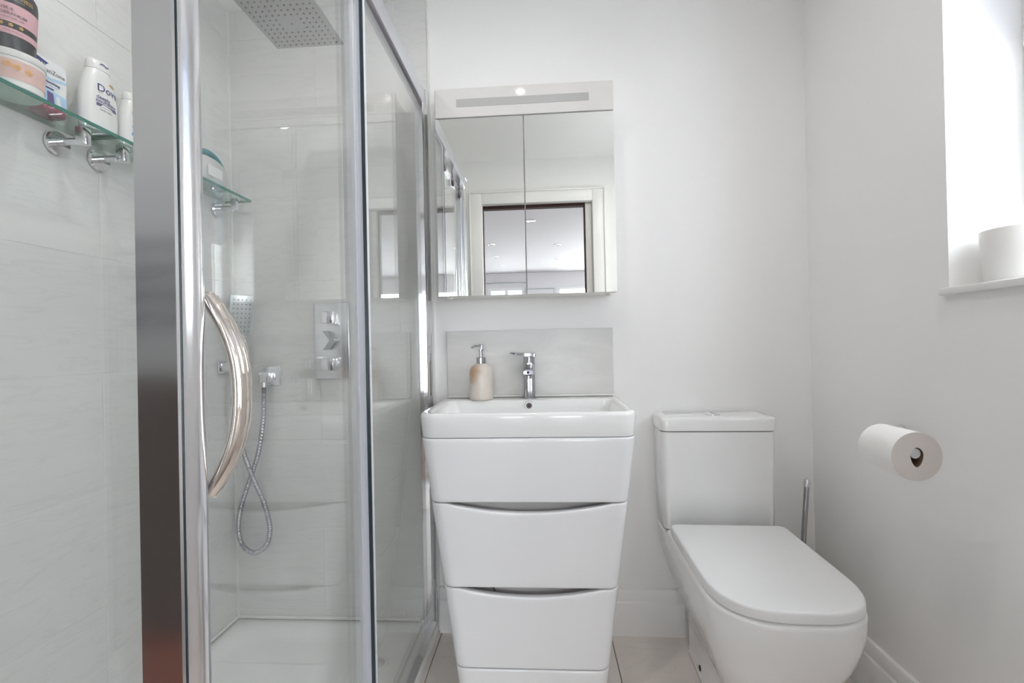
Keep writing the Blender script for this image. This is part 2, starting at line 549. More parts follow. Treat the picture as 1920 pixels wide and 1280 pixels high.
win = tag(thing('window_1', 'white framed window in the deep recess of the right wall', 'window', (1.10, 0.69, WZ0)), 'white framed window in the deep recess of the right wall', 'window', kind='structure')
bm = bm_new()
fx0, fx1 = 1.092, 1.150
for a in ((WY0, WY0 + 0.055, 1.136, WZ1), (WY1 - 0.05, WY1, 1.136, WZ1), (WY0 + 0.055, WY1 - 0.05, 1.136, 1.19), (WY0 + 0.055, WY1 - 0.05, WZ1 - 0.055, WZ1)):
    add_box(bm, fx0, fx1, *a, 0.004, 1)
obj('window_frame', bm, 'upvc', win)
obj('pane', box(1.118, 1.124, WY0 + 0.055, WY1 - 0.05, 1.19, WZ1 - 0.055), 'win_glass', win)
obj('window_sill', box(XR - 0.016, 1.0915, WY0 - 0.012, WY1 + 0.012, 1.119, 1.1355, 0.003, 2), 'sill', win)
mt = bpy.data.materials.new('white_blind_fabric')
mt.use_nodes = True
N_, L_ = mt.node_tree.nodes, mt.node_tree.links
N_.remove(N_['Principled BSDF'])
df = N_.new('ShaderNodeBsdfDiffuse'); df.inputs['Color'].default_value = (0.82, 0.83, 0.86, 1)
tl = N_.new('ShaderNodeBsdfTranslucent'); tl.inputs['Color'].default_value = (0.62, 0.66, 0.74, 1)
mxs = N_.new('ShaderNodeMixShader'); mxs.inputs[0].default_value = 0.35
L_.new(df.outputs[0], mxs.inputs[1]); L_.new(tl.outputs[0], mxs.inputs[2]); L_.new(mxs.outputs[0], N_['Material Output'].inputs['Surface'])
bl = thing('added_blind', 'unseen white roller blind added to dim the top of the window recess', 'blind', (1.088, 0.69, 1.67))  # unseen blind, added to cut daylight on the upper recess
obj('fabric', box(1.0895, 1.0905, WY0 + 0.01, WY1 - 0.008, 1.685, WZ1 - 0.045), mt, bl)
obj('bottom_bar', box(1.0855, 1.0915, WY0 + 0.01, WY1 - 0.008, 1.67, 1.685, 0.002, 1), 'upvc', bl)
obj('roller_tube', tube([(1.070, WY0 + 0.006, WZ1 - 0.025), (1.070, WY1 - 0.006, WZ1 - 0.025)], 0.02, 16), 'upvc', bl)
# the part of the sill board outside the opening sits on the wall face only; inside it fills the recess floor

# ---- doorway wall (behind the camera, seen in the mirror)
DX0, DX1, DZ = -0.39, 0.36, 1.985
bm = bm_new()
add_box(bm, XL - 0.1, DX0, YD - 0.10, YD, -0.06, ZC + 0.1)
add_box(bm, DX1, XR + 0.28, YD - 0.10, YD, -0.06, ZC + 0.1)
add_box(bm, DX0, DX1, YD - 0.10, YD, DZ, ZC + 0.1)
struct('wall_front', bm, 'paint', 'white doorway wall seen in the cabinet mirror', 'wall')
dr = tag(thing('door_1', 'white sliding pocket door frame seen in the mirror', 'door', (0, YD, 0)), 'white sliding pocket door frame seen in the mirror', 'door', kind='structure')
bm = bm_new()
aw = 0.075
add_box(bm, DX0 - aw, DX0, YD, YD + 0.018, 0, DZ + aw, 0.004, 2)
add_box(bm, DX1, DX1 + aw, YD, YD + 0.018, 0, DZ + aw, 0.004, 2)
add_box(bm, DX0, DX1, YD, YD + 0.018, DZ, DZ + aw, 0.004, 2)
obj('architrave', bm, 'gloss_paint', dr)
bm = bm_new()
add_box(bm, DX0 - aw - 0.012, DX0 - aw, YD, YD + 0.026, 0, DZ + aw + 0.012, 0.004, 2)
add_box(bm, DX1 + aw, DX1 + aw + 0.012, YD, YD + 0.026, 0, DZ + aw + 0.012, 0.004, 2)
add_box(bm, DX0 - aw, DX1 + aw, YD, YD + 0.026, DZ + aw, DZ + aw + 0.012, 0.004, 2)
obj('architrave_moulding', bm, 'gloss_paint', dr)
obj('door_leaf_edge', box(DX1 - 0.045, DX1 - 0.003, YD - 0.065, YD - 0.03, 0.01, DZ - 0.002, 0.002, 1), 'gloss_paint', dr)
bm = bm_new()
add_box(bm, DX0 + 0.001, DX1 - 0.046, YD - 0.075, YD - 0.03, DZ - 0.022, DZ - 0.001)
add_box(bm, DX1 - 0.054, DX1 - 0.046, YD - 0.075, YD - 0.03, 0.01, DZ - 0.022)
add_box(bm, DX0 + 0.001, DX0 + 0.004, YD - 0.075, YD - 0.03, 0.01, DZ - 0.022)
obj('door_track', bm, 'dark_gap', dr)

# ---- ceiling
struct('ceiling', box(XL - 0.1, XR + 0.28, YD - 0.1, YB + 0.1, ZC, ZC + 0.1), 'ceil', 'plain white bathroom ceiling', 'ceiling')

# ---- baseboards
def skirting(name, pts, label):
    bm = bm_new()
    prof = [(0, 0), (0.018, 0), (0.018, 0.112), (0.0155, 0.116), (0.0125, 0.119), (0.0125, 0.152), (0.009, 0.158), (0, 0.160)]
    rings = []
    for (x, y, nx, ny) in pts:
        rings.append([(x + nx * d, y + ny * d, z) for d, z in prof])
    loft(bm, rings)
    return struct(name, bm, 'gloss_paint', label, 'skirting board')


skirting('baseboard_back', [(XE + 0.004, YB, 0, -1), (XR - 0.0185, YB, 0, -1)], 'white moulded skirting board along back wall behind toilet')
skirting('baseboard_right', [(XR, YB - 0.001, -1, 0), (XR, YD + 0.02, -1, 0)], 'white moulded skirting board along right wall under window')

# ---- the room beyond the doorway (seen in the mirror and in the chrome)
BX0, BX1, BY = -1.75, 2.6, -5.55
ZB = 2.33
struct('floor_bedroom', box(BX0 - 0.1, BX1 + 0.1, BY - 0.1, YD - 0.10, -0.06, -0.002), 'wood_floor', 'dark brown wooden floor of the room behind the doorway', 'floor')
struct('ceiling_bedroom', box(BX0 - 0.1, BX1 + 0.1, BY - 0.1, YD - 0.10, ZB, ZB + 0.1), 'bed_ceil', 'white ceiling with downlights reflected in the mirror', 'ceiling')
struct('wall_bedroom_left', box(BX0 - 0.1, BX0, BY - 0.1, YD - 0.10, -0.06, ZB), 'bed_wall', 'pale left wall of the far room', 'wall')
bm = bm_new()
add_box(bm, BX1, BX1 + 0.1, BY - 0.1, -3.9, -0.06, ZB)
add_box(bm, BX1, BX1 + 0.1, -2.3, YD - 0.10, -0.06, ZB)
add_box(bm, BX1, BX1 + 0.1, -3.9, -2.3, 2.1, ZB)
add_box(bm, BX1, BX1 + 0.1, -3.9, -2.3, -0.06, 0.1)
struct('wall_bedroom_right', bm, 'bed_wall', 'pale right wall of the far room', 'wall')
bm = bm_new()
add_box(bm, BX0, -0.97, BY - 0.1, BY, -0.06, ZB)
add_box(bm, 2.3, BX1, BY - 0.1, BY, -0.06, ZB)
add_box(bm, -0.97, 2.3, BY - 0.1, BY, 2.06, ZB)
add_box(bm, -0.97, 2.3, BY - 0.1, BY, -0.06, 0.12)
add_box(bm, -0.30, 0.30, BY - 0.1, BY, 0.12, 2.06)
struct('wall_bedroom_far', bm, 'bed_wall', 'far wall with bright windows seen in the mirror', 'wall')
bm = bm_new()
add_box(bm, BX0, XL - 0.1, YD - 0.10, YD, -0.06, ZB)
add_box(bm, XR + 0.28, BX1, YD - 0.10, YD, -0.06, ZB)
struct('wall_bedroom_near', bm, 'bed_wall', 'near wall of the far room beside the doorway', 'wall')
for k, (x0, x1) in enumerate(((-0.97, -0.30), (0.30, 2.3))):  # far windows enlarged to push more daylight through the doorway
    w = tag(thing('window_%d' % (k + 2), '', 'window', (x0, BY, 0.12)), ('narrow bright window at left end of far room' if k == 0 else 'wide window at right end of far room, enlarged for light'), 'window', kind='structure')
    bm = bm_new()
    for a in ((x0, x0 + 0.05, 0.12, 2.06), (x1 - 0.05, x1, 0.12, 2.06), (x0 + 0.05, x1 - 0.05, 0.12, 0.17), (x0 + 0.05, x1 - 0.05, 2.01, 2.06), ((x0 + x1) / 2 - 0.03, (x0 + x1) / 2 + 0.03, 0.17, 2.01)):
        add_box(bm, a[0], a[1], BY - 0.07, BY - 0.02, a[2], a[3])
    obj('window_frame', bm, 'upvc', w)
    mid = (x0 + x1) / 2
    obj('pane', box(x0 + 0.05, mid - 0.03, BY - 0.05, BY - 0.044, 0.17, 2.01), 'win_glass', w)
    obj('pane', box(mid + 0.03, x1 - 0.05, BY - 0.05, BY - 0.044, 0.17, 2.01), 'win_glass', w)
w = tag(thing('window_4', '', 'window', (BX1, -2.9, 0.1)), 'unseen glazed doors added in side wall to brighten far room', 'window', kind='structure')  # unseen side glazing, added to let more daylight into the far room
bm = bm_new()
for a in ((-3.9, -3.83, 0.1, 2.1), (-2.37, -2.3, 0.1, 2.1), (-3.83, -2.37, 0.1, 0.17), (-3.83, -2.37, 2.03, 2.1), (-3.14, -3.06, 0.17, 2.03)):
    add_box(bm, BX1 + 0.03, BX1 + 0.08, a[0], a[1], a[2], a[3])
obj('window_frame', bm, 'upvc', w)
obj('pane', box(BX1 + 0.05, BX1 + 0.056, -3.83, -3.14, 0.17, 2.03), 'win_glass', w)
obj('pane', box(BX1 + 0.05, BX1 + 0.056, -3.06, -2.37, 0.17, 2.03), 'win_glass', w)
pf = thing('wall_picture', 'large pale framed panel on far wall between windows', 'picture', (0, BY, 1.8))
obj('frame', box(-0.26, 0.25, BY, BY + 0.03, 1.45, 2.03, 0.002, 1), 'ink_pale', pf)
obj('panel', box(-0.245, 0.235, BY + 0.03, BY + 0.034, 1.465, 2.015), 'bed_wall', pf)
cp = thing('curtain_pole', 'thin grey curtain pole above the reflected window', 'curtain pole', (-0.6, BY + 0.06, 2.14))
obj('rod', tube([(-1.0, BY + 0.06, 2.14), (-0.27, BY + 0.06, 2.14)], 0.012, 8), 'ink_pale', cp)
for x in (-0.95, -0.32):
    obj('bracket', box(x - 0.01, x + 0.01, BY, BY + 0.07, 2.13, 2.152), 'ink_pale', cp)


def downlight(loc, label, power, on=True, r=0.042):
    d = thing('downlight', label, 'ceiling light', loc, 'recessed ceiling downlights')
    x, y, z = loc
    obj('trim_ring', lathe([(r * 0.72, -0.001), (r * 0.80, -0.006), (r, -0.004), (r, 0.0), (r * 0.72, 0.0)], loc, n=24, cap0=False, cap1=False), 'chrome', d)
    obj('lamp_face', lathe([(0.0, -0.0015), (r * 0.72, -0.0015)], loc, n=20, cap0=False, cap1=False), 'lamp_glow' if on else 'ceil', d)
    if power:                     # the lamp's own light
        L = light_area('downlight_lamp', (x, y, z - 0.012), (0, 0, 0), r * 0.8, r * 0.8, power, (1.0, 0.965, 0.92), shape='DISK')
    return d


for k, (x, y, lab) in enumerate(((-0.085, -1.89, 'recessed downlight nearest the doorway, largest in the mirror'), (-0.63, -3.0, 'recessed downlight at upper left of reflected ceiling'),
                                 (-0.66, -3.87, 'middle recessed downlight of left row on reflected ceiling'), (-0.60, -4.7, 'farthest recessed downlight of left row on reflected ceiling'),
                                 (0.234, -3.15, 'nearest recessed downlight of right row on reflected ceiling'), (0.25, -4.17, 'middle recessed downlight of right row on reflected ceiling'),
                                 (0.26, -5.09, 'farthest recessed downlight of right row on reflected ceiling'))):
    downlight((x, y, ZB), lab, 0, on=(k == 0), r=0.05)
downlight((-0.08, 0.79, ZC), 'recessed ceiling downlight over the bathroom floor', 2.0)
downlight((0.55, 0.55, ZC), 'unseen ceiling downlight added as fill near the bathroom window', 1.6)  # added lamp, not seen; fill light on the window side
downlight((-0.72, 0.95, ZC), 'unseen ceiling downlight added to brighten the shower', 1.6)  # added lamp, not seen; lifts the light inside the shower

# ================================================================== SHOWER
# ---- tray
tr = thing('shower_tray', 'low white rectangular shower tray with a sunken rounded floor', 'shower tray', (-0.76, 1.06, 0))
X0, X1, Y0, Y1 = XL + 0.001, -0.392, 0.44, YB - 0.011
bm = bm_new()
nn = 8
rings = [rrect(X0, X1, Y0, Y1, 0.012, 0.012, 0.001, nn), rrect(X0, X1, Y0, Y1, 0.012, 0.012, 0.032, nn), rrect(X0 + 0.006, X1 - 0.006, Y0 + 0.006, Y1 - 0.006, 0.012, 0.012, 0.038, nn),
         rrect(X0 + 0.045, X1 - 0.075, Y0 + 0.05, Y1 - 0.045, 0.10, 0.11, 0.038, nn), rrect(X0 + 0.055, X1 - 0.085, Y0 + 0.06, Y1 - 0.055, 0.10, 0.11, 0.034, nn),
         rrect(X0 + 0.075, X1 - 0.100, Y0 + 0.08, Y1 - 0.075, 0.10, 0.11, 0.022, nn), rrect(X0 + 0.10, X1 - 0.12, Y0 + 0.10, Y1 - 0.10, 0.09, 0.10, 0.018, nn)]
loft(bm, rings)
obj('tray_body', bm, 'tray', tr, 50)
obj('drain_ring', lathe([(0.034, 0.0), (0.034, 0.004), (0.030, 0.006), (0.024, 0.004), (0.024, 0.001)], (-0.545, 1.470, 0.0175), n=28, cap0=False, cap1=False), 'tray', tr)
obj('drain_cover', lathe([(0.024, 0.001), (0.023, 0.005), (0.012, 0.008), (0.0, 0.009)], (-0.545, 1.470, 0.0175), n=24, cap0=False), 'chrome', tr)
struct('trim_3', box(XL + 0.001, XE - 0.03, YB - 0.018, YB - 0.0105, 0.0385, 0.050, 0.003, 1), 'silicone', 'white sealant bead between shower tray and back tiles', 'trim')
struct('trim_4', box(XL + 0.0005, XL + 0.008, 0.46, YB - 0.019, 0.0385, 0.050, 0.003, 1), 'silicone', 'white sealant bead between shower tray and left tiles', 'trim')

# ---- enclosure
en = thing('shower_enclosure', 'chrome framed glass shower enclosure with sliding door and fixed panels', 'shower enclosure', (-0.42, 1.06, 0.04))
ZT0, ZT1 = 1.888, 1.944
GX = -0.412                    # fixed panel, room side
DXg = -0.438                   # sliding door, shower side
PY0, PY1 = 0.498, 0.545        # corner post
# rail and track
bm = bm_new()
add_prism(bm, [(-0.436, ZT0), (-0.402, ZT0), (-0.400, ZT0 + 0.004), (-0.400, ZT1 - 0.004), (-0.404, ZT1), (-0.434, ZT1), (-0.436, ZT1 - 0.004)], (PY1 - 0.005, YB - 0.03), 'Y')
obj('top_rail', bm, 'satin', en)
bm = bm_new()
add_prism(bm, [(-0.452, 0.0385), (-0.396, 0.0385), (-0.394, 0.046), (-0.402, 0.060), (-0.408, 0.066), (-0.420, 0.066), (-0.424, 0.054), (-0.436, 0.052), (-0.440, 0.060), (-0.452, 0.058)], (PY1 - 0.005, YB - 0.012), 'Y')
obj('bottom_track', bm, 'chrome', en)
obj('dark_seal', box(-0.4145, -0.4095, 1.085, YB - 0.03, ZT0 - 0.007, ZT0), 'ink_grey', en)
# wall profile at the back wall
bm = bm_new()
add_prism(bm, [(-0.433, YB - 0.011), (-0.433, YB - 0.032), (-0.424, YB - 0.037), (-0.404, YB - 0.037), (-0.395, YB - 0.030), (-0.391, YB - 0.020), (-0.391, YB - 0.013)], (0.039, ZT1), 'Z')
obj('wall_profile', bm, 'chrome', en)
bm = bm_new()
add_prism(bm, [(-0.430, YB - 0.060), (-0.402, YB - 0.060), (-0.399, YB - 0.054), (-0.399, YB - 0.040), (-0.402, YB - 0.0375), (-0.430, YB - 0.0375)], (0.066, ZT0), 'Z')
obj('panel_frame', bm, 'chrome', en)
obj('stained_seal', box(-0.404, -0.392, YB - 0.026, YB - 0.0125, 0.039, 0.060, 0.003, 1), 'rust', en)
# fixed glass panel
fp = obj('fixed_panel', box(GX - 0.003, GX + 0.003, 1.088, YB - 0.0605, 0.060, ZT0 - 0.001), 'glass', en, 0)
obj('edge_profile', box(-0.440, -0.4085, 1.096, 1.104, 0.062, ZT0 - 0.002, 0.002, 1), 'seal', fp)
obj('dark_edge', box(-0.4165, -0.4082, 1.0855, 1.0875, 0.062, ZT0 - 0.002), 'dark_seal', fp)
# sliding door
dg = obj('sliding_door', box(DXg - 0.003, DXg + 0.003, PY1 + 0.004, 1.088, 0.062, 1.872), 'glass', en, 0)
obj('trailing_seal', box(DXg - 0.0045, DXg + 0.0045, 1.0885, 1.0935, 0.062, 1.872), 'seal', dg)
bm = bm_new()
add_prism(bm, [(-0.449, PY1 + 0.001), (-0.426, PY1 + 0.001), (-0.424, PY1 + 0.004), (-0.424, PY1 + 0.012), (-0.427, PY1 + 0.015), (-0.449, PY1 + 0.015)], (0.062, 1.872), 'Z')
obj('leading_profile', bm, 'satin', dg)
for y in (0.58, 0.77, 0.98):
    bm = lathe([(0.0, 0), (0.017, 0), (0.019, 0.003), (0.019, 0.009), (0.015, 0.013), (0.0, 0.013)], (DXg + 0.0035, y, 1.845), axis='X', n=20, cap0=False, cap1=False)
    add_box(bm, DXg + 0.004, DXg + 0.009, y - 0.006, y + 0.006, 1.845, 1.885)
    obj('roller', bm, 'ink_grey', dg)
# bowed handle on the door's leading edge
hp = []
zt, zb_ = 1.096, 0.852
for k in range(33):
    tt = k / 32.0
    z = zt + (zb_ - zt) * tt
    bow = (1 - abs(2 * tt - 1) ** 2.3)
    hp.append((-0.421 + 0.040 * bow, 0.566 + 0.004 * bow, z))
hd = obj('handle', tube(hp, 0.0098, 16), 'nickel', dg)
hp2 = [(x - 0.0040, y + 0.0165, z) for x, y, z in hp]
obj('handle_back_bar', tube(hp2, 0.0080, 14), 'nickel', hd)
for z in (zt, zb_):
    obj('handle_foot', lathe([(0.0, 0), (0.011, 0), (0.011, 0.006), (0.008, 0.010), (0.008, 0.020), (0, 0.020)], (-0.4345, 0.568, z), axis='X', n=16, cap0=False, cap1=False), 'nickel', hd)
# corner post: flat face to the doorway, softly rounded face to the room
bm = bm_new()
poly = [(-0.4535, 0.499), (-0.4075, 0.499), (-0.4045, 0.5025)]
add_prism(bm, [(-0.4535, 0.499), (-0.4065, 0.499), (-0.4065, 0.505), (-0.4535, 0.505)], (0.039, ZT1), 'Z')
obj('corner_post_face', bm, 'post', en)
bm = bm_new()
cv = []
for k in range(13):
    a = R(-62 + 124 * k / 12)
    cv.append((-0.4205 + 0.0185 * math.cos(a), 0.528 + 0.0245 * math.sin(a)))
add_prism(bm, [(-0.452, 0.5062), (-0.415, 0.5062)] + cv + [(-0.415, PY1 + 0.0045), (-0.4205, PY1), (-0.452, PY1)], (0.039, ZT1), 'Z')
obj('corner_post', bm, pmat('soft_polished_aluminium', (0.84, 0.84, 0.87), 0.14, metal=1.0, var=0.01), en, 50)
obj('post_seal', box(-0.4075, -0.4055, 0.5052, 0.5068, 0.039, ZT1), 'dark_seal', en)
obj('post_cap', box(-0.4545, -0.400, 0.497, PY1 + 0.002, ZT1, ZT1 + 0.006, 0.002, 1), 'satin', en)
# end panel across the tray
ep = obj('end_panel', box(XL + 0.022, -0.4545, 0.519, 0.525, 0.066, 1.90), 'glass', en, 0)
obj('wall_channel', box(XL + 0.0008, XL + 0.0235, 0.508, 0.536, 0.039, ZT1, 0.002, 1), 'chrome', ep)
obj('bottom_channel', box(XL + 0.024, -0.4545, 0.510, 0.534, 0.0385, 0.066, 0.002, 1), 'chrome', ep)
obj('top_channel', box(XL + 0.024, -0.4545, 0.510, 0.534, 1.90, ZT1, 0.002, 1), 'satin', ep)

# ---- rain head
rh = thing('rain_shower_head', 'square brushed metal rain shower head under the ceiling', 'shower head', (-0.688, 1.29, ZC))
hx0, hx1, hy0, hy1, hz = -0.793, -0.583, 1.180, 1.392, 1.950
obj('plate', box(hx0, hx1, hy0, hy1, hz, hz + 0.007, 0.0015, 1), pmat('brushed_head_plate', (0.50, 0.50, 0.50), 0.38, metal=0.75, var=0.04, vscale=20), rh)
bm = bm_new()
n = 11
for i in range(n):
    for j in range(n):
        if abs(i - 5) <= 1 and abs(j - 5) <= 1 and not (i == 5 and j == 5):
            continue
        x = hx0 + 0.016 + (hx1 - hx0 - 0.032) * i / (n - 1)
        y = hy0 + 0.016 + (hy1 - hy0 - 0.032) * j / (n - 1)
        add_lathe(bm, [(0.0026, 0.0005), (0.0022, -0.0022), (0.0, -0.0024)], (x, y, hz), n=7, cap0=False, cap1=False)
o = obj('nozzles', bm, 'nozzle', rh)
o['kind'] = 'stuff'
obj('swivel_joint', lathe([(0.022, 0), (0.022, 0.012), (0.014, 0.020), (0.014, 0.034), (0.009, 0.038)], (-0.688, 1.286, hz + 0.0072), n=24), 'chrome', rh)
obj('arm', box(-0.698, -0.678, 1.276, 1.296, hz + 0.045, ZC - 0.0105, 0.003, 2), 'chrome', rh)
obj('ceiling_rose', box(-0.715, -0.661, 1.259, 1.313, ZC - 0.010, ZC - 0.0002, 0.002, 1), 'chrome', rh)

# ---- shower valve
YW = YB - 0.0105
va = thing('shower_valve', 'rectangular chrome thermostatic valve plate with two square knobs', 'shower valve', (-0.762, YW, 0.916))
obj('plate', box(-0.826, -0.698, YW - 0.008, YW, 0.916, 1.193, 0.003, 2), 'plate', va)
for z in (1.137, 0.968):
    k_ = obj('knob', box(-0.784, -0.740, YW - 0.052, YW - 0.0125, z - 0.022, z + 0.022, 0.003, 2), 'chrome', va)
    obj('knob_collar', lathe([(0.024, 0), (0.024, 0.0045)], (-0.762, YW - 0.0125, z), axis='Y', n=24), 'chrome', k_)
zc = 1.055
poly = [(-0.786, zc + 0.034), (-0.764, zc + 0.034), (-0.735, zc), (-0.764, zc - 0.034), (-0.786, zc - 0.034), (-0.757, zc)]
bm = bm_new()
add_prism(bm, poly, (YW - 0.036, YW - 0.0085), 'Y')
bmesh.ops.bevel(bm, geom=list(bm.edges), offset=0.0015, segments=1, affect='EDGES')
obj('diverter_lever', bm, 'steel', va)

# ---- hose outlet, holder, hand shower, hose
ou = thing('hose_outlet', 'square chrome hose outlet on the tiled back wall', 'hose outlet', (-0.997, YW, 0.93))
obj('plate', box(-1.033, -0.961, YW - 0.006, YW, 0.895, 0.965, 0.003, 2), 'plate', ou)
obj('elbow', box(-1.022, -0.988, YW - 0.042, YW - 0.0062, 0.908, 0.945, 0.004, 2), 'chrome', ou)
obj('spigot', lathe([(0.011, 0), (0.011, -0.016), (0.009, -0.018)], (-1.010, YW - 0.026, 0.9078), n=18), 'chrome', ou)

ho = thing('hand_shower_holder', 'chrome hand shower bracket on the left tiled wall', 'bracket', (XL, 1.60, 0.965))
obj('wall_plate', box(XL + 0.0002, XL + 0.008, 1.582, 1.622, 0.945, 0.990, 0.002, 1), 'chrome', ho)
obj('arm', box(XL + 0.0085, XL + 0.078, 1.590, 1.616, 0.952, 0.982, 0.003, 2), 'chrome', ho)

hs = thing('hand_shower', 'square pale grey hand shower head in its bracket', 'hand shower', (-1.05, 1.60, 0.98))
bm = box(-0.011, 0.011, -0.038, 0.038, -0.072, 0.072, 0.006, 2)
T = Matrix.Translation((-1.052, 1.580, 1.150)) @ Matrix.Rotation(R(-38), 4, 'Z') @ Matrix.Rotation(R(14), 4, 'Y')
bm.transform(T)
obj('spray_head', bm, pmat('frosted_chrome', (0.62, 0.65, 0.66), 0.3, metal=0.5, var=0.02), hs)
bm = bm_new()
for i in range(5):
    for j in range(8):
        add_lathe(bm, [(0.0022, 0.0), (0.0018, 0.002), (0.0, 0.0021)], (0.0112, -0.026 + 0.013 * i, -0.056 + 0.016 * j), axis='X', n=6, cap0=False, cap1=False)
bm.transform(T)
o = obj('spray_nozzles', bm, 'nozzle', hs)
o['kind'] = 'stuff'
obj('grip', tube(catmull([(-1.050, 1.603, 0.955), (-1.046, 1.602, 1.00), (-1.050, 1.594, 1.05), (-1.056, 1.586, 1.082)], 6), 0.0105, 14), 'chrome', hs)


def px(x, y, Y):
    """world point on the vertical plane at distance Y that the photograph shows at pixel (x, y)"""
    d = fw + rt2 * ((x - 960.0) / FPX) - up2 * ((y - 640.0) / FPX)
    s = Y / d.y
    return (d.x * s, Y, H + d.z * s)


hose = [(-1.010, YW - 0.026, 0.8895), (-1.010, 1.642, 0.86)]
for (x, y, Y) in ((493, 790, 1.64), (484, 850, 1.635), (468, 900, 1.632), (452, 950, 1.632), (447, 990, 1.634), (455, 1022, 1.634), (477, 1036, 1.632), (499, 1022, 1.628), (506, 990, 1.622), (496, 945, 1.616), (474, 895, 1.612), (456, 845, 1.609), (445, 790, 1.606), (438, 745, 1.604)):
    hose.append(px(x, y, Y))
hose.append((-1.052, 1.603, 0.945))
hpts = catmull(hose, 44)
hs2 = tube(hpts, lambda t: 0.0082 + 0.0012 * math.sin(t * PI * 2 * 165), 10)
tag(obj('shower_hose', hs2, 'steel', None, 60), 'ribbed silver shower hose hanging in a loop below hand shower', 'hose')

# ---- glass shelves on the left wall
ZS = 1.562


def shelf(y0, y1, ys_, label):
    t = thing('glass_shelf', label, 'shelf', (XL, (y0 + y1) / 2, ZS))
    g = obj('glass_plate', box(XL + 0.002, XL + 0.098, y0 + 0.001, y1 - 0.001, ZS, ZS + 0.008), 'shelf_glass', t, 0)
    obj('front_edge', box(XL + 0.098, XL + 0.100, y0, y1, ZS, ZS + 0.008), 'shelf_edge', g)
    obj('end_edge', box(XL + 0.002, XL + 0.098, y0, y0 + 0.0012, ZS, ZS + 0.008), 'shelf_edge', g)
    obj('end_edge', box(XL + 0.002, XL + 0.098, y1 - 0.0012, y1, ZS, ZS + 0.008), 'shelf_edge', g)
    for y in ys_:
        b = obj('bracket', lathe([(0.0, 0.0005), (0.027, 0.0005), (0.0285, 0.003), (0.0285, 0.008), (0.026, 0.0115), (0.0, 0.0115)], (XL, y, 1.527), axis='X', n=32, cap0=False, cap1=False), 'chrome', t)
        obj('bracket_arm', lathe([(0.0085, 0.012), (0.0085, 0.062)], (XL, y, 1.530), axis='X', n=18), 'chrome', b)
        obj('bracket_clamp', box(XL + 0.060, XL + 0.082, y - 0.011, y + 0.011, 1.520, ZS - 0.0003, 0.003, 2), 'chrome', b)
    return t


shelf(0.600, 1.104, (0.66, 1.041), 'glass wall shelf in the shower nearest the camera, holding five toiletries')
shelf(1.106, 1.640, (1.146, 1.592), 'glass wall shelf at back of the shower, behind the door handle')

# ---- toiletries
SZ = ZS + 0.0085
XC = XL + 0.055


def cyl_map(c, r, th0, zc):
    def fn(u, v):
        th = th0 + u / r
        return (c[0] + (r + 0.0006) * math.cos(th), c[1] + (r + 0.0006) * math.sin(th), zc + v)
    return fn


# tub with floral label
tub = thing('cream_tub', 'white lidded tub with blush floral label under the dark bottle', 'tub', (XC - 0.004, 0.910, SZ))
tc_ = (XC - 0.004, 0.910, SZ)
obj('tub_body', lathe([(0.0, 0), (0.044, 0.0), (0.047, 0.003), (0.050, 0.058), (0.050, 0.060), (0.0, 0.060)], tc_, n=40, cap0=False, cap1=False), 'tub_white', tub)
obj('label_band', lathe([(0.0484, 0.016), (0.0503, 0.054)], tc_, n=40, cap0=False, cap1=False), 'tub_label', tub)
obj('lid', lathe([(0.0, 0.0605), (0.0505, 0.0605), (0.0515, 0.062), (0.0515, 0.073), (0.050, 0.075), (0.0, 0.075)], tc_, n=40, cap0=False, cap1=False), 'tub_white', tub)
for (th, z) in ((-32, 0.040), (-48, 0.043), (-12, 0.037)):
    bm = bm_new()
    fn = cyl_map(tc_, 0.0500, R(th), tc_[2] + z)
    for q in range(5):
        pts = [fn(0.0045 * math.cos(q * 1.2566) + 0.003 * math.cos(a), 0.004 * math.sin(q * 1.2566) + 0.002 * math.sin(a)) for a in [k * PI / 4 for k in range(8)]]
        bm.faces.new([bm.verts.new(p) for p in pts])
    obj('printed_flower', bm, 'orange_ink', tub)

# charcoal bottle with pink label standing on the tub
bz = SZ + 0.0755
bt = thing('wash_bottle', 'charcoal bottle with dusty pink bands standing on the white tub', 'bottle', (XC - 0.004, 0.903, bz))
bc = (XC - 0.004, 0.903, bz)
obj('bottle_body', lathe([(0.0, 0), (0.0385, 0.0), (0.0405, 0.003), (0.0455, 0.110), (0.0445, 0.122), (0.040, 0.132), (0.030, 0.140), (0.018, 0.145), (0.014, 0.150), (0.014, 0.160), (0.0, 0.160)], bc, n=44, cap0=False, cap1=False), 'bottle_black', bt)
obj('bottle_cap', lathe([(0.0, 0.1602), (0.017, 0.1602), (0.017, 0.188), (0.0, 0.190)], bc, n=28, cap0=False, cap1=False), 'bottle_black', bt)


def band(z0, z1, name, mat):
    r = lambda z: 0.0405 + (0.0455 - 0.0405) * (z - 0.003) / 0.107 + 0.0004
    return obj(name, lathe([(r(z0), z0), (r(z1), z1)], bc, n=44, cap0=False, cap1=False), mat, bt)


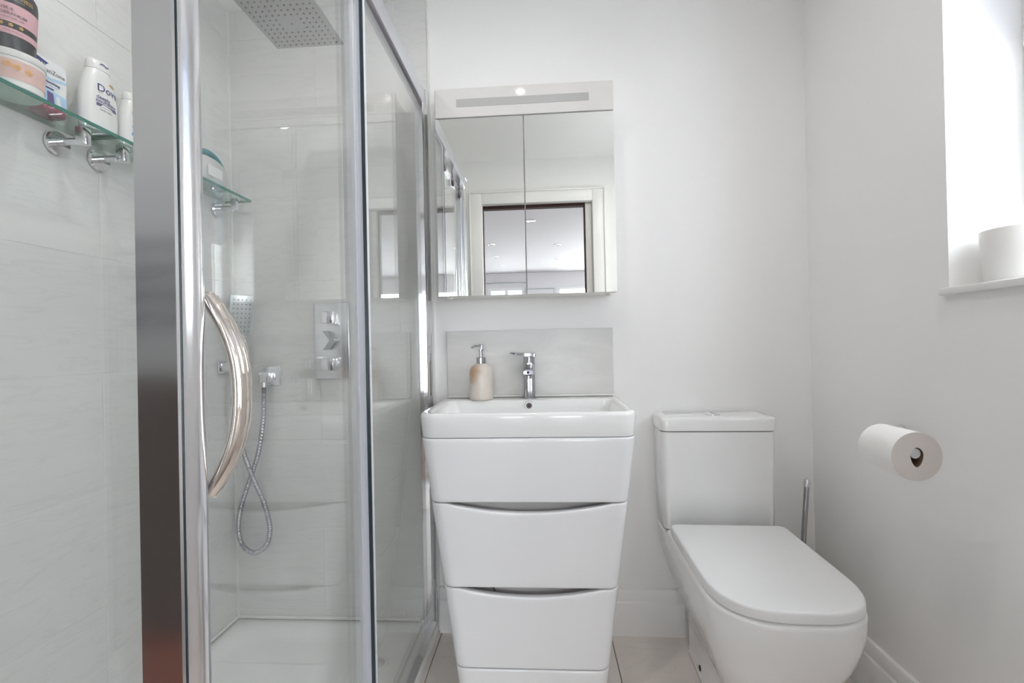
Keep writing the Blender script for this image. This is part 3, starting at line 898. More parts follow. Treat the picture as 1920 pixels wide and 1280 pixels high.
l1 = band(0.054, 0.092, 'label_band', 'pink')
l2 = band(0.030, 0.042, 'label_band', 'pink')
for (s, size, th, z, mat, r, bold, par) in (('GOODNESS', 0.0105, -22, 0.1065, 'gold', 0.0456, 0.00012, bt), ('WITH BOTANICALS', 0.0042, -30, 0.1000, 'ink_pale', 0.0454, 0, bt), ('ESSENTIAL', 0.0058, -48, 0.116, 'ink_pale', 0.0455, 0, bt),
                                       ('ROSE &', 0.0082, -46, 0.0800, 'ink_grey', 0.0446, 0.0001, l1), ('GERANIUM', 0.0082, -28, 0.0705, 'ink_grey', 0.0442, 0.0001, l1), ('natural body wash', 0.0046, -30, 0.0625, 'ink_grey', 0.0438, 0, l1), ('refresh & restore', 0.0042, -30, 0.0362, 'ink_grey', 0.0426, 0, l2)):
    obj('lettering', text_bm(s, size, cyl_map(bc, r, R(th), bz + z), bold), mat, par, 0)
for th in (-52, -34, -14):
    bm = bm_new()
    fn = cyl_map(bc, 0.0436, R(th), bz + 0.0480)
    bm.faces.new([bm.verts.new(fn((0.0035 + 0.0010 * math.cos(5 * a)) * math.cos(a), (0.0035 + 0.0010 * math.cos(5 * a)) * math.sin(a))) for a in [k * PI / 10 for k in range(20)]])
    obj('printed_flower', bm, 'gold', bt)

# carton
ct = thing('carton', 'flat white and blue carton with navy corner flash standing on crimson soap', 'carton', (XL + 0.028, 0.996, SZ + 0.0215))
CZ = SZ + 0.0215
cx0, cx1, cy0, cy1, cz1 = XL + 0.018, XL + 0.038, 0.958, 1.034, CZ + 0.104
bm = bm_new()
poly = [(cy0, CZ), (cy1, CZ), (cy1, cz1 - 0.008), (cy1 - 0.002, cz1 - 0.003), (cy1 - 0.007, cz1), (cy0 + 0.0057, cz1), (cy0 + 0.0016, cz1 - 0.003), (cy0, cz1 - 0.008)]
add_prism(bm, poly, (cx0, cx1), 'X')
obj('box_body', bm, 'carton', ct)
fx = cx1 + 0.0004
pl = lambda yc, zc_: (lambda u, v: (fx + 0.0004, yc + u, zc_ + v))


def patch(name, poly, mat, par, x=fx):
    bm = bm_new()
    add_prism(bm, poly, (x - 0.0003, x + 0.0002), 'X')
    return obj(name, bm, mat, par, 0)


patch('navy_corner', [(cy0 + 0.0008, cz1 - 0.042), (cy0 + 0.0365, cz1 - 0.008), (cy0 + 0.0081, cz1 - 0.002), (cy0 + 0.0008, cz1 - 0.010)], 'navy', ct)
patch('blue_wave', [(cy0, CZ + 0.0623), (cy0 + 0.0405, CZ + 0.0590), (cy1, CZ + 0.0656), (cy1, CZ + 0.0722), (cy0 + 0.0405, CZ + 0.0648), (cy0, CZ + 0.0705)], 'sky_blue', ct)
patch('blue_panel', [(cy0, CZ + 0.0016), (cy1, CZ + 0.0016), (cy1, CZ + 0.0328), (cy0 + 0.0324, CZ + 0.0377), (cy0, CZ + 0.0426)], 'sky_blue', ct)
patch('printed_tube', [(cy0 + 0.0324, CZ + 0.0049), (cy0 + 0.0486, CZ + 0.0049), (cy0 + 0.0454, CZ + 0.0312), (cy0 + 0.0324, CZ + 0.0328)], 'purple', ct, fx + 0.0004)
patch('printed_tube', [(cy0 + 0.0535, CZ + 0.0049), (cy0 + 0.0632, CZ + 0.0049), (cy0 + 0.0599, CZ + 0.0279), (cy0 + 0.0518, CZ + 0.0295)], 'carton', ct, fx + 0.0004)
obj('lettering', text_bm('NEW', 0.0115, pl(cy0 + 0.0146, cz1 - 0.017), 0.0002), 'carton', ct, 0)
obj('lettering', text_bm('LanZone', 0.0135, pl(cy0 + 0.0486, cz1 - 0.025), 0.0001), 'ink_grey', ct, 0)
obj('lettering', text_bm('replenishing', 0.0082, pl(cy0 + 0.0405, CZ + 0.0541), 0.0002), 'navy', ct, 0)
obj('lettering', text_bm('gentle daily care', 0.0055, pl(cy0 + 0.0389, CZ + 0.0467)), 'blue', ct, 0)
patch('navy_bar', [(cy0 + 0.0275, CZ + 0.0385), (cy0 + 0.0470, CZ + 0.0385), (cy0 + 0.0470, CZ + 0.0418), (cy0 + 0.0275, CZ + 0.0418)], 'navy', ct, fx + 0.0002)

# crimson soap
bm = bm_new()
sy, sx = 0.998, XL + 0.030
rings = []
for (f, z) in ((0.80, 0.0), (0.95, 0.003), (1.0, 0.010), (0.97, 0.017), (0.85, 0.021)):
    rings.append(rrect(sx - 0.022 * f, sx + 0.022 * f, sy - 0.031 * f, sy + 0.031 * f, 0.016 * f, 0.016 * f, SZ + z, 6))
loft(bm, rings)
tag(obj('soap_bar', bm, 'crimson', None, 60), 'crimson rounded soap bar under the white carton', 'soap')


# two white bottles
def lotion(yc, w, hgt, label, swoosh, sc, second):
    t = thing('lotion_bottle', label, 'bottle', (XC, yc, SZ), 'white lotion bottles on the glass shelf')
    prof = [(0.0, 0.88, 0.90), (0.015, 0.96, 0.97), (0.06, 0.98, 0.98), (0.25, 1.0, 1.0), (0.45, 0.98, 1.0), (0.62, 0.88, 0.98), (0.74, 0.74, 0.93), (0.82, 0.62, 0.86), (0.845, 0.585, 0.80)]
    a0, b0 = 0.024 * sc, w / 2
    bm = bm_new()
    loft(bm, [circ((XC, yc, SZ + f * hgt), a0 * fa, 'Z', 36, rx=b0 * fb) for f, fb, fa in prof])
    obj('bottle_body', bm, 'white_pl', t, 60)
    bm = bm_new()
    loft(bm, [circ((XC, yc, SZ + f * hgt), a0 * fa, 'Z', 36, rx=b0 * fb) for f, fb, fa in ((0.848, 0.60, 0.82), (0.90, 0.595, 0.80), (0.965, 0.56, 0.72), (0.99, 0.50, 0.60), (1.0, 0.36, 0.40))])
    obj('cap', bm, 'white_pl', t, 60)

    def surf(u, v):
        f = v / hgt
        k = 0
        while k < len(prof) - 2 and prof[k + 1][0] < f:
            k += 1
        p0, p1 = prof[k], prof[k + 1]
        q = min(1, max(0, (f - p0[0]) / (p1[0] - p0[0])))
        fb, fa = p0[1] + (p1[1] - p0[1]) * q, p0[2] + (p1[2] - p0[2]) * q
        s = min(0.98, abs(u / (b0 * fb)))
        return (XC + a0 * fa * math.sqrt(1 - s * s) + 0.0007, yc + u, SZ + v)

    def at(u0, v0):
        return lambda u, v: surf(u0 + u, v0 + v)

    def shape(name, poly, mat):
        bm = bm_new()
        bm.faces.new([bm.verts.new(surf(u, v)) for u, v in poly])
        obj(name, bm, mat, t, 0)

    def ell(u0, v0, ru, rv, rot=0.0, n=14):
        out = []
        for k in range(n):
            a = 2 * PI * k / n
            x, y = ru * math.cos(a), rv * math.sin(a)
            out.append((u0 + x * math.cos(rot) - y * math.sin(rot), v0 + x * math.sin(rot) + y * math.cos(rot)))
        return out
    L = w * 0.34
    obj('lettering', text_bm('Dove', 0.27 * w, at(0.06 * w, 0.585 * hgt), 0.0001), 'navy', t, 0)
    shape('gold_bird', [(0.06 * w, 0.69 * hgt), (0.16 * w, 0.665 * hgt), (0.29 * w, 0.68 * hgt), (0.26 * w, 0.70 * hgt), (0.15 * w, 0.71 * hgt)], 'gold')
    if not second:
        obj('lettering', text_bm('deeply', 0.13 * w, at(-0.09 * w, 0.455 * hgt), 0.00025), 'purple', t, 0)
        obj('lettering', text_bm('nourishing', 0.13 * w, at(0.0, 0.405 * hgt), 0.00025), 'purple', t, 0)
        bar = [(-0.26 * w + 0.056 * w * k, 0.335 * hgt) for k in range(11)] + [(0.30 * w - 0.056 * w * k, 0.372 * hgt) for k in range(11)]
        shape('print_bar', bar, 'purple')
        obj('lettering', text_bm('body wash', 0.075 * w, at(-0.02 * w, 0.295 * hgt)), 'ink_grey', t, 0)
        shape('green_leaf', ell(0.40 * w, 0.51 * hgt, 0.055 * w, 0.010 * hgt, -0.5), 'green_ink')
        shape('gold_swirl', ell(-0.16 * w, 0.53 * hgt, 0.06 * w, 0.015 * hgt, 0.3), 'paper_end')
        obj('cap_swoosh', text_bm('~', 0.42 * w, lambda u, v: (XC + a0 * 0.8 * math.sqrt(max(0.05, 1 - min(0.98, abs(u / (b0 * 0.58))) ** 2)) + 0.0008, yc + u, SZ + 0.935 * hgt + v)), 'purple', t, 0)
    else:
        obj('lettering', text_bm('gentle', 0.14 * w, at(-0.08 * w, 0.375 * hgt), 0.0001), 'blue', t, 0)
        obj('lettering', text_bm('exfoliating', 0.12 * w, at(0.0, 0.315 * hgt), 0.0001), 'sky_blue', t, 0)
        bar = [(-0.26 * w + 0.05 * w * k, 0.20 * hgt) for k in range(11)] + [(0.24 * w - 0.05 * w * k, 0.255 * hgt) for k in range(11)]
        shape('print_bar', bar, 'blue')
        shape('gold_swirl', ell(-0.14 * w, 0.44 * hgt, 0.08 * w, 0.02 * hgt, 0.3), 'orange_ink')
        obj('cap_swoosh', text_bm('~', 0.46 * w, lambda u, v: (XC + a0 * 0.8 * math.sqrt(max(0.05, 1 - min(0.98, abs(u / (b0 * 0.58))) ** 2)) + 0.0008, yc + u, SZ + 0.935 * hgt + v)), 'blue', t, 0)
    return t


lotion(1.096, 0.096, 0.181, 'larger white bottle with a purple print bar on glass shelf', 'purple', 1.0, False)
lotion(1.190, 0.072, 0.150, 'smaller white bottle with a blue print bar beside larger one', 'blue', 0.9, True)

# squat clear bottle with teal top, on the far shelf
ge = thing('shower_gel', 'squat translucent bottle with a teal top on the back glass shelf', 'bottle', (XC, 1.485, SZ))
bm = bm_new()
loft(bm, [circ((XC, 1.485, SZ + z), 0.030 * f, 'Z', 32, rx=0.088 * f2) for z, f, f2 in ((0, 0.8, 0.70), (0.006, 0.95, 0.82), (0.025, 1, 0.97), (0.045, 1, 1.0), (0.065, 0.95, 0.93), (0.082, 0.78, 0.76), (0.092, 0.5, 0.5), (0.095, 0.3, 0.3))])
obj('bottle_body', bm, 'frost_pl', ge, 60)
arc = [(XC, 1.485 + 0.080 * math.sin(R(a)), SZ + 0.026 + 0.085 * math.cos(R(a))) for a in range(-52, 53, 8)]
obj('teal_top', tube(arc, 0.0095, 10), 'teal', ge)
obj('printed_label', box(XC + 0.0300, XC + 0.0312, 1.440, 1.508, SZ + 0.024, SZ + 0.058, 0.0005, 1), 'white_pl', ge)

# ================================================================== VANITY
VC = -0.0465
VYF, VYB = 1.288, 1.664


def hw(z):
    return 0.2985 - 0.1315 * (0.771 - z)


def plan(z, inset=0.0, rad=0.034, nf=34, nc=8, yb=VYB):
    h = hw(z) - inset
    r = max(0.004, rad - inset)
    y0 = VYF + inset
    pts = [(-h, yb), (-h, (yb + y0 + r) / 2)]
    for k in range(nc + 1):
        a = R(180 + 90 * k / nc)
        pts.append((-h + r + r * math.cos(a), y0 + r + r * math.sin(a)))
    for k in range(1, nf):
        pts.append((-h + r + (2 * h - 2 * r) * k / nf, y0))
    for k in range(nc + 1):
        a = R(270 + 90 * k / nc)
        pts.append((h - r + r * math.cos(a), y0 + r + r * math.sin(a)))
    pts += [(h, (yb + y0 + r) / 2), (h, yb)]
    return pts


def wrap_front(zb, zt, dip=0.0, span=0.83, th=0.018):
    """front that wraps round the corners; its top edge dips in a shallow smile"""
    bm = bm_new()
    base = plan(zb)
    npt = len(base)

    def top(u, hh):
        s = abs(u) / (hh * span)
        return zt - dip * (1 - s * s) if (dip and s < 1) else zt
    rows = []
    for f, off, ins in ((0, 0, 0.002), (0, 0.0015, 0.0005), (0, 0.003, 0.0), (0, 0.010, 0.0), (0.3, 0, 0), (0.5, 0, 0), (0.7, 0, 0), (1, -0.012, 0), (1, -0.005, 0.0), (1, -0.0022, 0.0007), (1, -0.0006, 0.002), (1, 0, 0.004)):
        row = []
        for i in range(npt):
            zz = zb + (top(base[i][0] * hw(zt) / hw(zb), hw(zt)) - zb) * f + off
            p = _plan_cache(zz, ins)[i]
            row.append((VC + p[0], p[1], zz))
        rows.append(row)
    for f in (1.0, 0.5, 0.0):
        row = []
        for i in range(npt):
            zz = zb + (top(base[i][0] * hw(zt) / hw(zb), hw(zt)) - zb) * f
            p = _plan_cache(zz, th)[i]
            row.append((VC + p[0], p[1], zz))
        rows.append(row)
    rows.append(rows[0])
    vr = [[bm.verts.new(p) for p in r] for r in rows[:-1]]
    vr.append(vr[0])
    for a, b in zip(vr[:-1], vr[1:]):
        for i in range(npt - 1):
            bm.faces.new((a[i], a[i + 1], b[i + 1], b[i]))
    for e in (0, -1):
        try:
            bm.faces.new([r[e] for r in vr[:-1]])
        except ValueError:
            pass
    return bm


_pc = {}


def _plan_cache(z, ins):
    k = (round(z, 5), ins)
    if k not in _pc:
        _pc[k] = plan(z, ins)
    return _pc[k]


vn = thing('vanity_unit', 'white gloss floor-standing vanity unit with tapered sides and curved drawer pulls', 'vanity unit', (VC, 1.48, 0))
Z1, Z2, Z3, Z4 = 0.7695, 0.592, 0.358, 0.137
obj('drawer_front', wrap_front(Z2 + 0.0018, Z1), 'vanity', vn, 40)
obj('drawer_front', wrap_front(Z3 + 0.0018, Z2 - 0.0018, 0.0265, 0.83), 'vanity', vn, 40)
obj('drawer_front', wrap_front(Z4 + 0.0015, Z3 - 0.0018, 0.0235, 0.80), 'vanity', vn, 40)
obj('plinth', wrap_front(0.0, Z4 - 0.0015), 'vanity', vn, 40)
bm = bm_new()
loft(bm, [[(VC + p[0], p[1], z) for p in plan(z, 0.042)] for z in (0.002, 0.20, 0.45, 0.655)])
obj('carcass', bm, 'vanity_in', vn, 40)
tag(obj('charging_cable', tube(catmull([(-0.222, 1.312, 0.325), (-0.215, 1.314, 0.3515), (-0.180, 1.3155, 0.3535), (-0.155, 1.314, 0.3505), (-0.145, 1.312, 0.338)], 8), 0.0022, 8), 'black_cord'), 'thin black cord loop showing inside the lower drawer gap', 'cord')

# ---- basin
ba = thing('washbasin', 'white rectangular ceramic washbasin on top of the vanity', 'basin', (VC, 1.48, 0.771))
bx0, bx1, by0, by1 = -0.351, 0.257, 1.284, 1.669
n_ = 8
ZR = 0.840


def br(i, z, rf, rb, extra_back=0.0, dx=0.0):
    return rrect(bx0 + i + dx, bx1 - i - dx, by0 + i, by1 - i - extra_back, rf, rb, z, n_)


rings = [br(0.010, 0.7712, 0.038, 0.012), br(0.006, 0.7716, 0.042, 0.014), br(0.0045, 0.776, 0.044, 0.014), br(0.0, ZR - 0.012, 0.046, 0.016), br(0.001, ZR - 0.006, 0.046, 0.016), br(0.004, ZR - 0.0015, 0.044, 0.016), br(0.008, ZR, 0.042, 0.016),
         br(0.013, ZR - 0.0002, 0.036, 0.026, 0.060, 0.012), br(0.0165, ZR - 0.0015, 0.034, 0.026, 0.064, 0.0125), br(0.019, ZR - 0.006, 0.033, 0.026, 0.066, 0.013),
         br(0.024, ZR - 0.030, 0.034, 0.030, 0.068, 0.018), br(0.034, ZR - 0.080, 0.040, 0.036, 0.072, 0.030), br(0.046, ZR - 0.098, 0.045, 0.040, 0.078, 0.045), br(0.075, ZR - 0.106, 0.05, 0.04, 0.085, 0.06)]
bm = bm_new()
loft(bm, rings, cap0=False, cap1=True)
obj('basin_body', bm, 'ceramic', ba, 50)
# underside, kept inside the vanity
yin = by1 - 0.019 - 0.067 - 0.0050
ov = px(992, 765, yin)
o_ = obj('overflow_ring', lathe([(0.0095, -0.0035), (0.0130, -0.0050), (0.0160, -0.0025), (0.0165, 0.012)], (ov[0], yin, 0.8205), axis='Y', n=28, cap0=False, cap1=False), 'ceramic', ba)
obj('overflow_hole', lathe([(0.0, -0.001), (0.0096, -0.001)], (ov[0], yin, 0.8205), axis='Y', n=24, cap0=False, cap1=False), 'ink_grey', o_)
obj('overflow_pin', lathe([(0.0, -0.0022), (0.0026, -0.0022), (0.0026, -0.001)], (ov[0], yin, 0.8205), axis='Y', n=12, cap0=False, cap1=False), 'dark', o_)

# ---- splashback
sp = obj('splashback_tile', box(-0.341, 0.250, YB - 0.012, YB - 0.0004, 0.8475, 1.079, 0.0012, 1), 'splash')
tag(sp, 'single pale grey stone splashback tile behind the basin', 'tile')
struct('trim_5', box(-0.338, 0.247, YB - 0.0127, YB - 0.0003, 0.8402, 0.8472, 0.001, 1), 'silicone', 'white sealant line between basin and splashback', 'trim')

# ---- tap
tx, ty = -0.0455, 1.630
tap = thing('basin_tap', 'chrome mono basin tap with a flat lever', 'tap', (tx, ty, ZR))
obj('base_flange', lathe([(0.0235, 0), (0.0235, 0.004), (0.021, 0.006)], (tx, ty, ZR + 0.0002), n=32), 'tap_chrome', tap)
bm = bm_new()
loft(bm, [rrect(tx - w, tx + w, ty - w2, ty + w2, rr, rr, ZR + z, 5) for z, w, w2, rr in ((0.006, 0.0200, 0.0200, 0.013), (0.05, 0.0195, 0.0195, 0.012), (0.100, 0.0195, 0.0195, 0.011), (0.122, 0.0200, 0.0200, 0.011))])
obj('tap_body', bm, 'tap_chrome', tap, 40)
spt = bm_new()
sect = []
for (dy, z0, z1, w) in ((0.005, 0.080, 0.120, 0.0185), (-0.04, 0.082, 0.116, 0.0180), (-0.085, 0.084, 0.108, 0.0175), (-0.105, 0.086, 0.104, 0.0170), (-0.112, 0.089, 0.101, 0.0160)):
    y = ty + dy
    pts = []
    rr = 0.006
    for (cx_, cz_, a0) in ((tx + w - rr, ZR + z1 - rr, 0), (tx - w + rr, ZR + z1 - rr, 90), (tx - w + rr, ZR + z0 + rr, 180), (tx + w - rr, ZR + z0 + rr, 270)):
        for k in range(4):
            a = R(a0 + 30 * k)
            pts.append((cx_ + rr * math.cos(a), y, cz_ + rr * math.sin(a)))
    sect.append(pts)
loft(spt, sect)
obj('spout', spt, 'tap_chrome', tap, 40)
obj('aerator', lathe([(0.0115, 0.0), (0.0115, -0.010), (0.008, -0.0105), (0.0, -0.008)], (tx, ty - 0.090, ZR + 0.0845), n=20, cap1=False), 'tap_chrome', tap)
obj('indicator', lathe([(0.0, -0.0012), (0.0045, -0.0012), (0.0045, 0.0)], (tx - 0.001, ty - 0.1125, ZR + 0.0955), axis='Y', n=16, cap0=False, cap1=False), 'navy', tap)
obj('cartridge', lathe([(0.0195, 0.1225), (0.0195, 0.142)], (tx, ty, ZR), n=28), 'tap_chrome', tap)
bm = box(-0.030, 0.030, -0.0195, 0.0195, -0.004, 0.004, 0.003, 2)
for v in bm.verts:
    if v.co.x < 0:
        v.co.y *= 0.85
bm2 = bm_new()
lv = []
for (dx, dz, th, wy) in ((0.022, 0.1475, 0.0105, 0.019), (0.018, 0.1490, 0.0125, 0.0195), (-0.015, 0.1510, 0.0115, 0.019), (-0.045, 0.1545, 0.0080, 0.016), (-0.060, 0.1570, 0.0065, 0.013), (-0.066, 0.1580, 0.0045, 0.010)):
    lv.append([(tx + dx, ty - wy, ZR + dz - th / 2), (tx + dx, ty + wy, ZR + dz - th / 2), (tx + dx, ty + wy, ZR + dz + th / 2), (tx + dx, ty - wy, ZR + dz + th / 2)])
loft(bm2, lv)
bmesh.ops.bevel(bm2, geom=list(bm2.edges), offset=0.0012, segments=1, affect='EDGES')
bm.free()
obj('lever', bm2, 'tap_chrome', tap, 40)

# ---- soap dispenser
sxd, syd = px(902.5, 745, 1.600)[0], 1.612
sd = thing('soap_dispenser', 'cream marble soap dispenser with chrome pump on the basin', 'soap dispenser', (sxd, syd, ZR))
so = obj('stone_body', lathe([(0.0, 0.0), (0.038, 0.0), (0.0405, 0.002), (0.0410, 0.010), (0.0405, 0.090), (0.0385, 0.102), (0.034, 0.112), (0.027, 0.119), (0.018, 0.1235), (0.0, 0.1235)], (0, 0, 0), n=40, cap0=False, cap1=False), 'marble', None, 50)
so.parent = sd
so.location = (0, 0, 0.0003)
obj('collar', lathe([(0.0165, 0.0), (0.0165, 0.019), (0.0145, 0.021)], (sxd, syd, ZR + 0.1242), n=28), 'tap_chrome', sd)
obj('pump_stem', lathe([(0.0060, 0.0), (0.0060, 0.022)], (sxd, syd, ZR + 0.1455), n=16), 'tap_chrome', sd)
ph = obj('pump_head', lathe([(0.0085, 0.0), (0.0085, 0.020), (0.007, 0.0225)], (sxd, syd, ZR + 0.1676), n=20), 'tap_chrome', sd)
obj('pump_spout', tube(catmull([(sxd - 0.004, syd - 0.002, ZR + 0.183), (sxd - 0.018, syd - 0.008, ZR + 0.1845), (sxd - 0.031, syd - 0.014, ZR + 0.178)], 6), lambda t: 0.0042 - 0.0012 * t, 10), 'tap_chrome', ph)

# ================================================================== MIRROR CABINET
mc = thing('mirror_cabinet', 'white two-door mirrored wall cabinet with light strip above basin', 'mirror cabinet', (VC, 1.62, 1.192))
cx0, cx1, cyf, cz0, cz1, czs = -0.3415, 0.2505, 1.551, 1.192, 1.886, 1.787
xsp = -0.0455
obj('carcass', box(cx0 + 0.004, cx1 - 0.004, cyf + 0.020, YB - 0.0003, cz0 + 0.002, cz1 - 0.001, 0.002, 1), 'gloss_paint', mc)
tp = obj('top_panel', box(cx0, cx1, cyf, cyf + 0.0195, czs + 0.0015, cz1, 0.002, 1), 'panel', mc)
obj('light_strip', box(-0.268, 0.171, cyf - 0.0012, cyf - 0.0001, 1.823, 1.849), 'frost', tp)
for (a, b) in ((cx0, xsp - 0.0012), (xsp + 0.0012, cx1)):
    d_ = obj('mirror_door', box(a, b, cyf + 0.005, cyf + 0.0195, cz0, czs - 0.0015, 0.001, 1), 'gloss_paint', mc)
    obj('mirror_glass', box(a + 0.0008, b - 0.0008, cyf, cyf + 0.0048, cz0 + 0.0008, czs - 0.0023), 'mirror', d_, 0)
for x in (cx0 + 0.03, cx1 - 0.02):
    obj('hinge_cap', lathe([(0.010, 0.0), (0.010, -0.006), (0.007, -0.008), (0.0, -0.008)], (x, cyf + 0.05, cz0 + 0.0018), n=16, cap1=False), 'gloss_paint', mc)

# ================================================================== TOILET
to = thing('toilet', 'white close-coupled toilet with closed lid between vanity and right wall', 'toilet', (0.5605, 1.36, 0))
TC = 0.5605
TA = R(-1.8)
tcen = Vector((TC, 1.60, 0))


def tob(name, bm, mat, parent, smooth=40):
    rot_bm(bm, TA, 'Z', tcen)
    return obj(name, bm, mat, parent, smooth)


def dshape(w, yf, yb, z, rfront, nfr=32, rbk=0.02, p=2.85):
    """D outline: straight sides, blunt rounded front"""
    pts = []
    # front: superellipse from right to left
    n2 = nfr
    for k in range(n2 + 1):
        a = -PI * k / n2          # 0 -> -pi
        cx_, sy_ = math.cos(a), math.sin(a)
        x = w * math.copysign(abs(cx_) ** (2 / p), cx_)
        y = (yf + rfront) - rfront * abs(sy_) ** (2 / p)
        pts.append((TC + x, y, z))
    for k in range(5):
        a = R(180 - 90 * k / 4)
        pts.append((TC - w + rbk + rbk * math.cos(a), yb - rbk + rbk * math.sin(a), z))
    for k in range(5):
        a = R(90 - 90 * k / 4)
        pts.append((TC + w - rbk + rbk * math.cos(a), yb - rbk + rbk * math.sin(a), z))
    return list(reversed(pts))


# pan: bowl and pedestal in one piece
YT = 1.664
bm = bm_new()
rings = [dshape(0.1010, 1.140, 1.592, 0.000, 0.10), dshape(0.1010, 1.140, 1.592, 0.012, 0.10), dshape(0.0985, 1.146, 1.590, 0.015, 0.10), dshape(0.0975, 1.160, 1.596, 0.09, 0.10), dshape(0.0975, 1.162, 1.610, 0.128, 0.10),
         dshape(0.1000, 1.150, 1.628, 0.136, 0.105), dshape(0.1100, 1.128, 1.645, 0.162, 0.12), dshape(0.1270, 1.096, 1.655, 0.205, 0.14), dshape(0.1440, 1.066, YT, 0.252, 0.16), dshape(0.1590, 1.042, YT, 0.300, 0.17), dshape(0.1690, 1.027, YT, 0.345, 0.175),
         dshape(0.1740, 1.019, YT, 0.380, 0.18), dshape(0.1750, 1.017, YT, 0.400, 0.18), dshape(0.1750, 1.017, YT, 0.4135, 0.18), dshape(0.1750, 1.017, 1.535, 0.4140, 0.18), dshape(0.1748, 1.0175, 1.532, 0.420, 0.18), dshape(0.1730, 1.020, 1.530, 0.4250, 0.178), dshape(0.168, 1.026, 1.526, 0.4275, 0.17)]
loft(bm, rings)
pan = tob('pan', bm, 'ceramic', to, 180)
bm = lathe([(0.0, 0.0), (0.008, 0.0), (0.008, 0.003)], (TC - 0.1010, 1.455, 0.036), axis='X', n=14, cap0=False, cap1=False)
tob('bolt_hole_disc', bm, 'dark', pan)  # flat dark disc painting in the shade of a bolt hole
# seat and lid
bm = bm_new()
loft(bm, [dshape(0.160, 1.035, 1.478, 0.4277, 0.165), dshape(0.162, 1.033, 1.480, 0.4285, 0.165), dshape(0.162, 1.033, 1.480, 0.4298, 0.165)])
tob('seat', bm, 'seat', to, 50)
bm = bm_new()
loft(bm, [dshape(0.168, 1.020, 1.492, 0.4302, 0.178), dshape(0.1705, 1.017, 1.494, 0.4318, 0.18), dshape(0.1708, 1.0165, 1.494, 0.4400, 0.18), dshape(0.1707, 1.0167, 1.494, 0.4495, 0.18), dshape(0.1701, 1.0175, 1.4935, 0.4525, 0.18), dshape(0.1688, 1.019, 1.492, 0.4546, 0.179), dshape(0.1665, 1.0215, 1.490, 0.4557, 0.177), dshape(0.1640, 1.024, 1.4875, 0.4560, 0.175), dshape(0.1500, 1.040, 1.474, 0.4562, 0.163)])
tob('lid', bm, 'seat', to, 40)
for sx_ in (-0.085, 0.085):
    tob('hinge', lathe([(0.012, 0.4277), (0.012, 0.444), (0.010, 0.447)], (TC + sx_, 1.508, 0), n=18), 'chrome', to)
# cistern
bm = bm_new()
loft(bm, [rrect(TC - w, TC + w, y0_, 1.668, r_, 0.01, z, 6) for z, w, y0_, r_ in ((0.4147, 0.170, 1.552, 0.020), (0.418, 0.173, 1.548, 0.022), (0.55, 0.1755, 1.546, 0.022), (0.710, 0.1775, 1.543, 0.022), (0.7325, 0.178, 1.543, 0.022))])
cs = tob('cistern', bm, 'ceramic', to, 50)
bm = bm_new()
loft(bm, [rrect(TC - w, TC + w, y0_, 1.670, r_, 0.01, z, 6) for z, w, y0_, r_ in ((0.7345, 0.1765, 1.544, 0.020), (0.737, 0.181, 1.539, 0.024), (0.770, 0.1825, 1.537, 0.025), (0.7765, 0.1805, 1.539, 0.025), (0.780, 0.175, 1.545, 0.023), (0.7815, 0.155, 1.562, 0.02))])
cl = tob('cistern_lid', bm, 'ceramic', to, 50)
bc_ = (TC - 0.003, 1.595, 0.7816)
bt_ = tob('flush_button', lathe([(0.026, 0), (0.026, 0.003), (0.0235, 0.0055)], bc_, n=28), 'chrome', cl)
bm = bm_new()
add_box(bm, bc_[0] - 0.0008, bc_[0] + 0.0008, bc_[1] - 0.022, bc_[1] + 0.022, bc_[2] + 0.0054, bc_[2] + 0.0060)
tob('button_split', bm, 'ink_grey', bt_)

# ================================================================== SMALL THINGS ON THE RIGHT
# toilet roll and its holder
rx, rz = 0.752, 0.784
ry0, ry1 = 1.000, 1.100
rl = thing('toilet_roll', 'white toilet paper roll on the wall holder', 'toilet roll', (rx, 1.05, rz - 0.05))
RR = 0.0495


def hole(k, n):
    a = 2 * PI * k / n
    x, z = 0.0128 * math.cos(a), 0.0150 * math.sin(a)
    if z < 0:
        s = -math.sin(a)
        z = -0.0245 * s ** 1.25
        x = 0.0128 * math.copysign(abs(math.cos(a)) ** 1.1, math.cos(a))
    return x, z


n = 48
bm = bm_new()
out = [(rx + RR * math.cos(2 * PI * k / n), rz + RR * math.sin(2 * PI * k / n)) for k in range(n)]
inn = [(rx + hole(k, n)[0], rz + 0.003 + hole(k, n)[1]) for k in range(n)]
loft(bm, [[(x, ry0, z) for x, z in out], [(x, ry1, z) for x, z in out]], False, False)
obj('paper', bm, 'paper', rl, 60)
bm = bm_new()
loft(bm, [[(x, ry0, z) for x, z in out], [(x, ry0, z) for x, z in inn]], False, False)
obj('paper_end', bm, 'paper_end', rl, 0)
bm = bm_new()
loft(bm, [[(x, ry1, z) for x, z in out], [(x, ry1, z) for x, z in inn]], False, False)
obj('paper_end', bm, 'paper_end', rl, 0)
bm = bm_new()
loft(bm, [[(x, ry0 + 0.001, z) for x, z in inn], [(x, ry1 - 0.001, z) for x, z in inn]], False, False)
obj('core', bm, 'card', rl, 60)
hl = thing('toilet_roll_holder', 'chrome toilet roll holder on the right wall', 'holder', (XR, 1.284, rz))
rodz = rz + 0.0055
obj('rod', tube(catmull([(rx, ry0 + 0.004, rodz), (rx, 1.06, rodz), (rx, 1.098, rodz), (rx + 0.012, 1.118, rodz), (XR - 0.055, 1.253, rodz - 0.009), (XR - 0.034, 1.270, rodz - 0.011), (XR - 0.008, 1.275, rodz - 0.012)], 8), 0.0103, 18), 'satin', hl)
obj('wall_rose', lathe([(0.0, -0.010), (0.019, -0.010), (0.021, -0.007), (0.021, -0.0005), (0.0, -0.0005)], (XR, 1.275, rodz - 0.012), axis='X', n=28, cap0=False, cap1=False), 'chrome', hl)

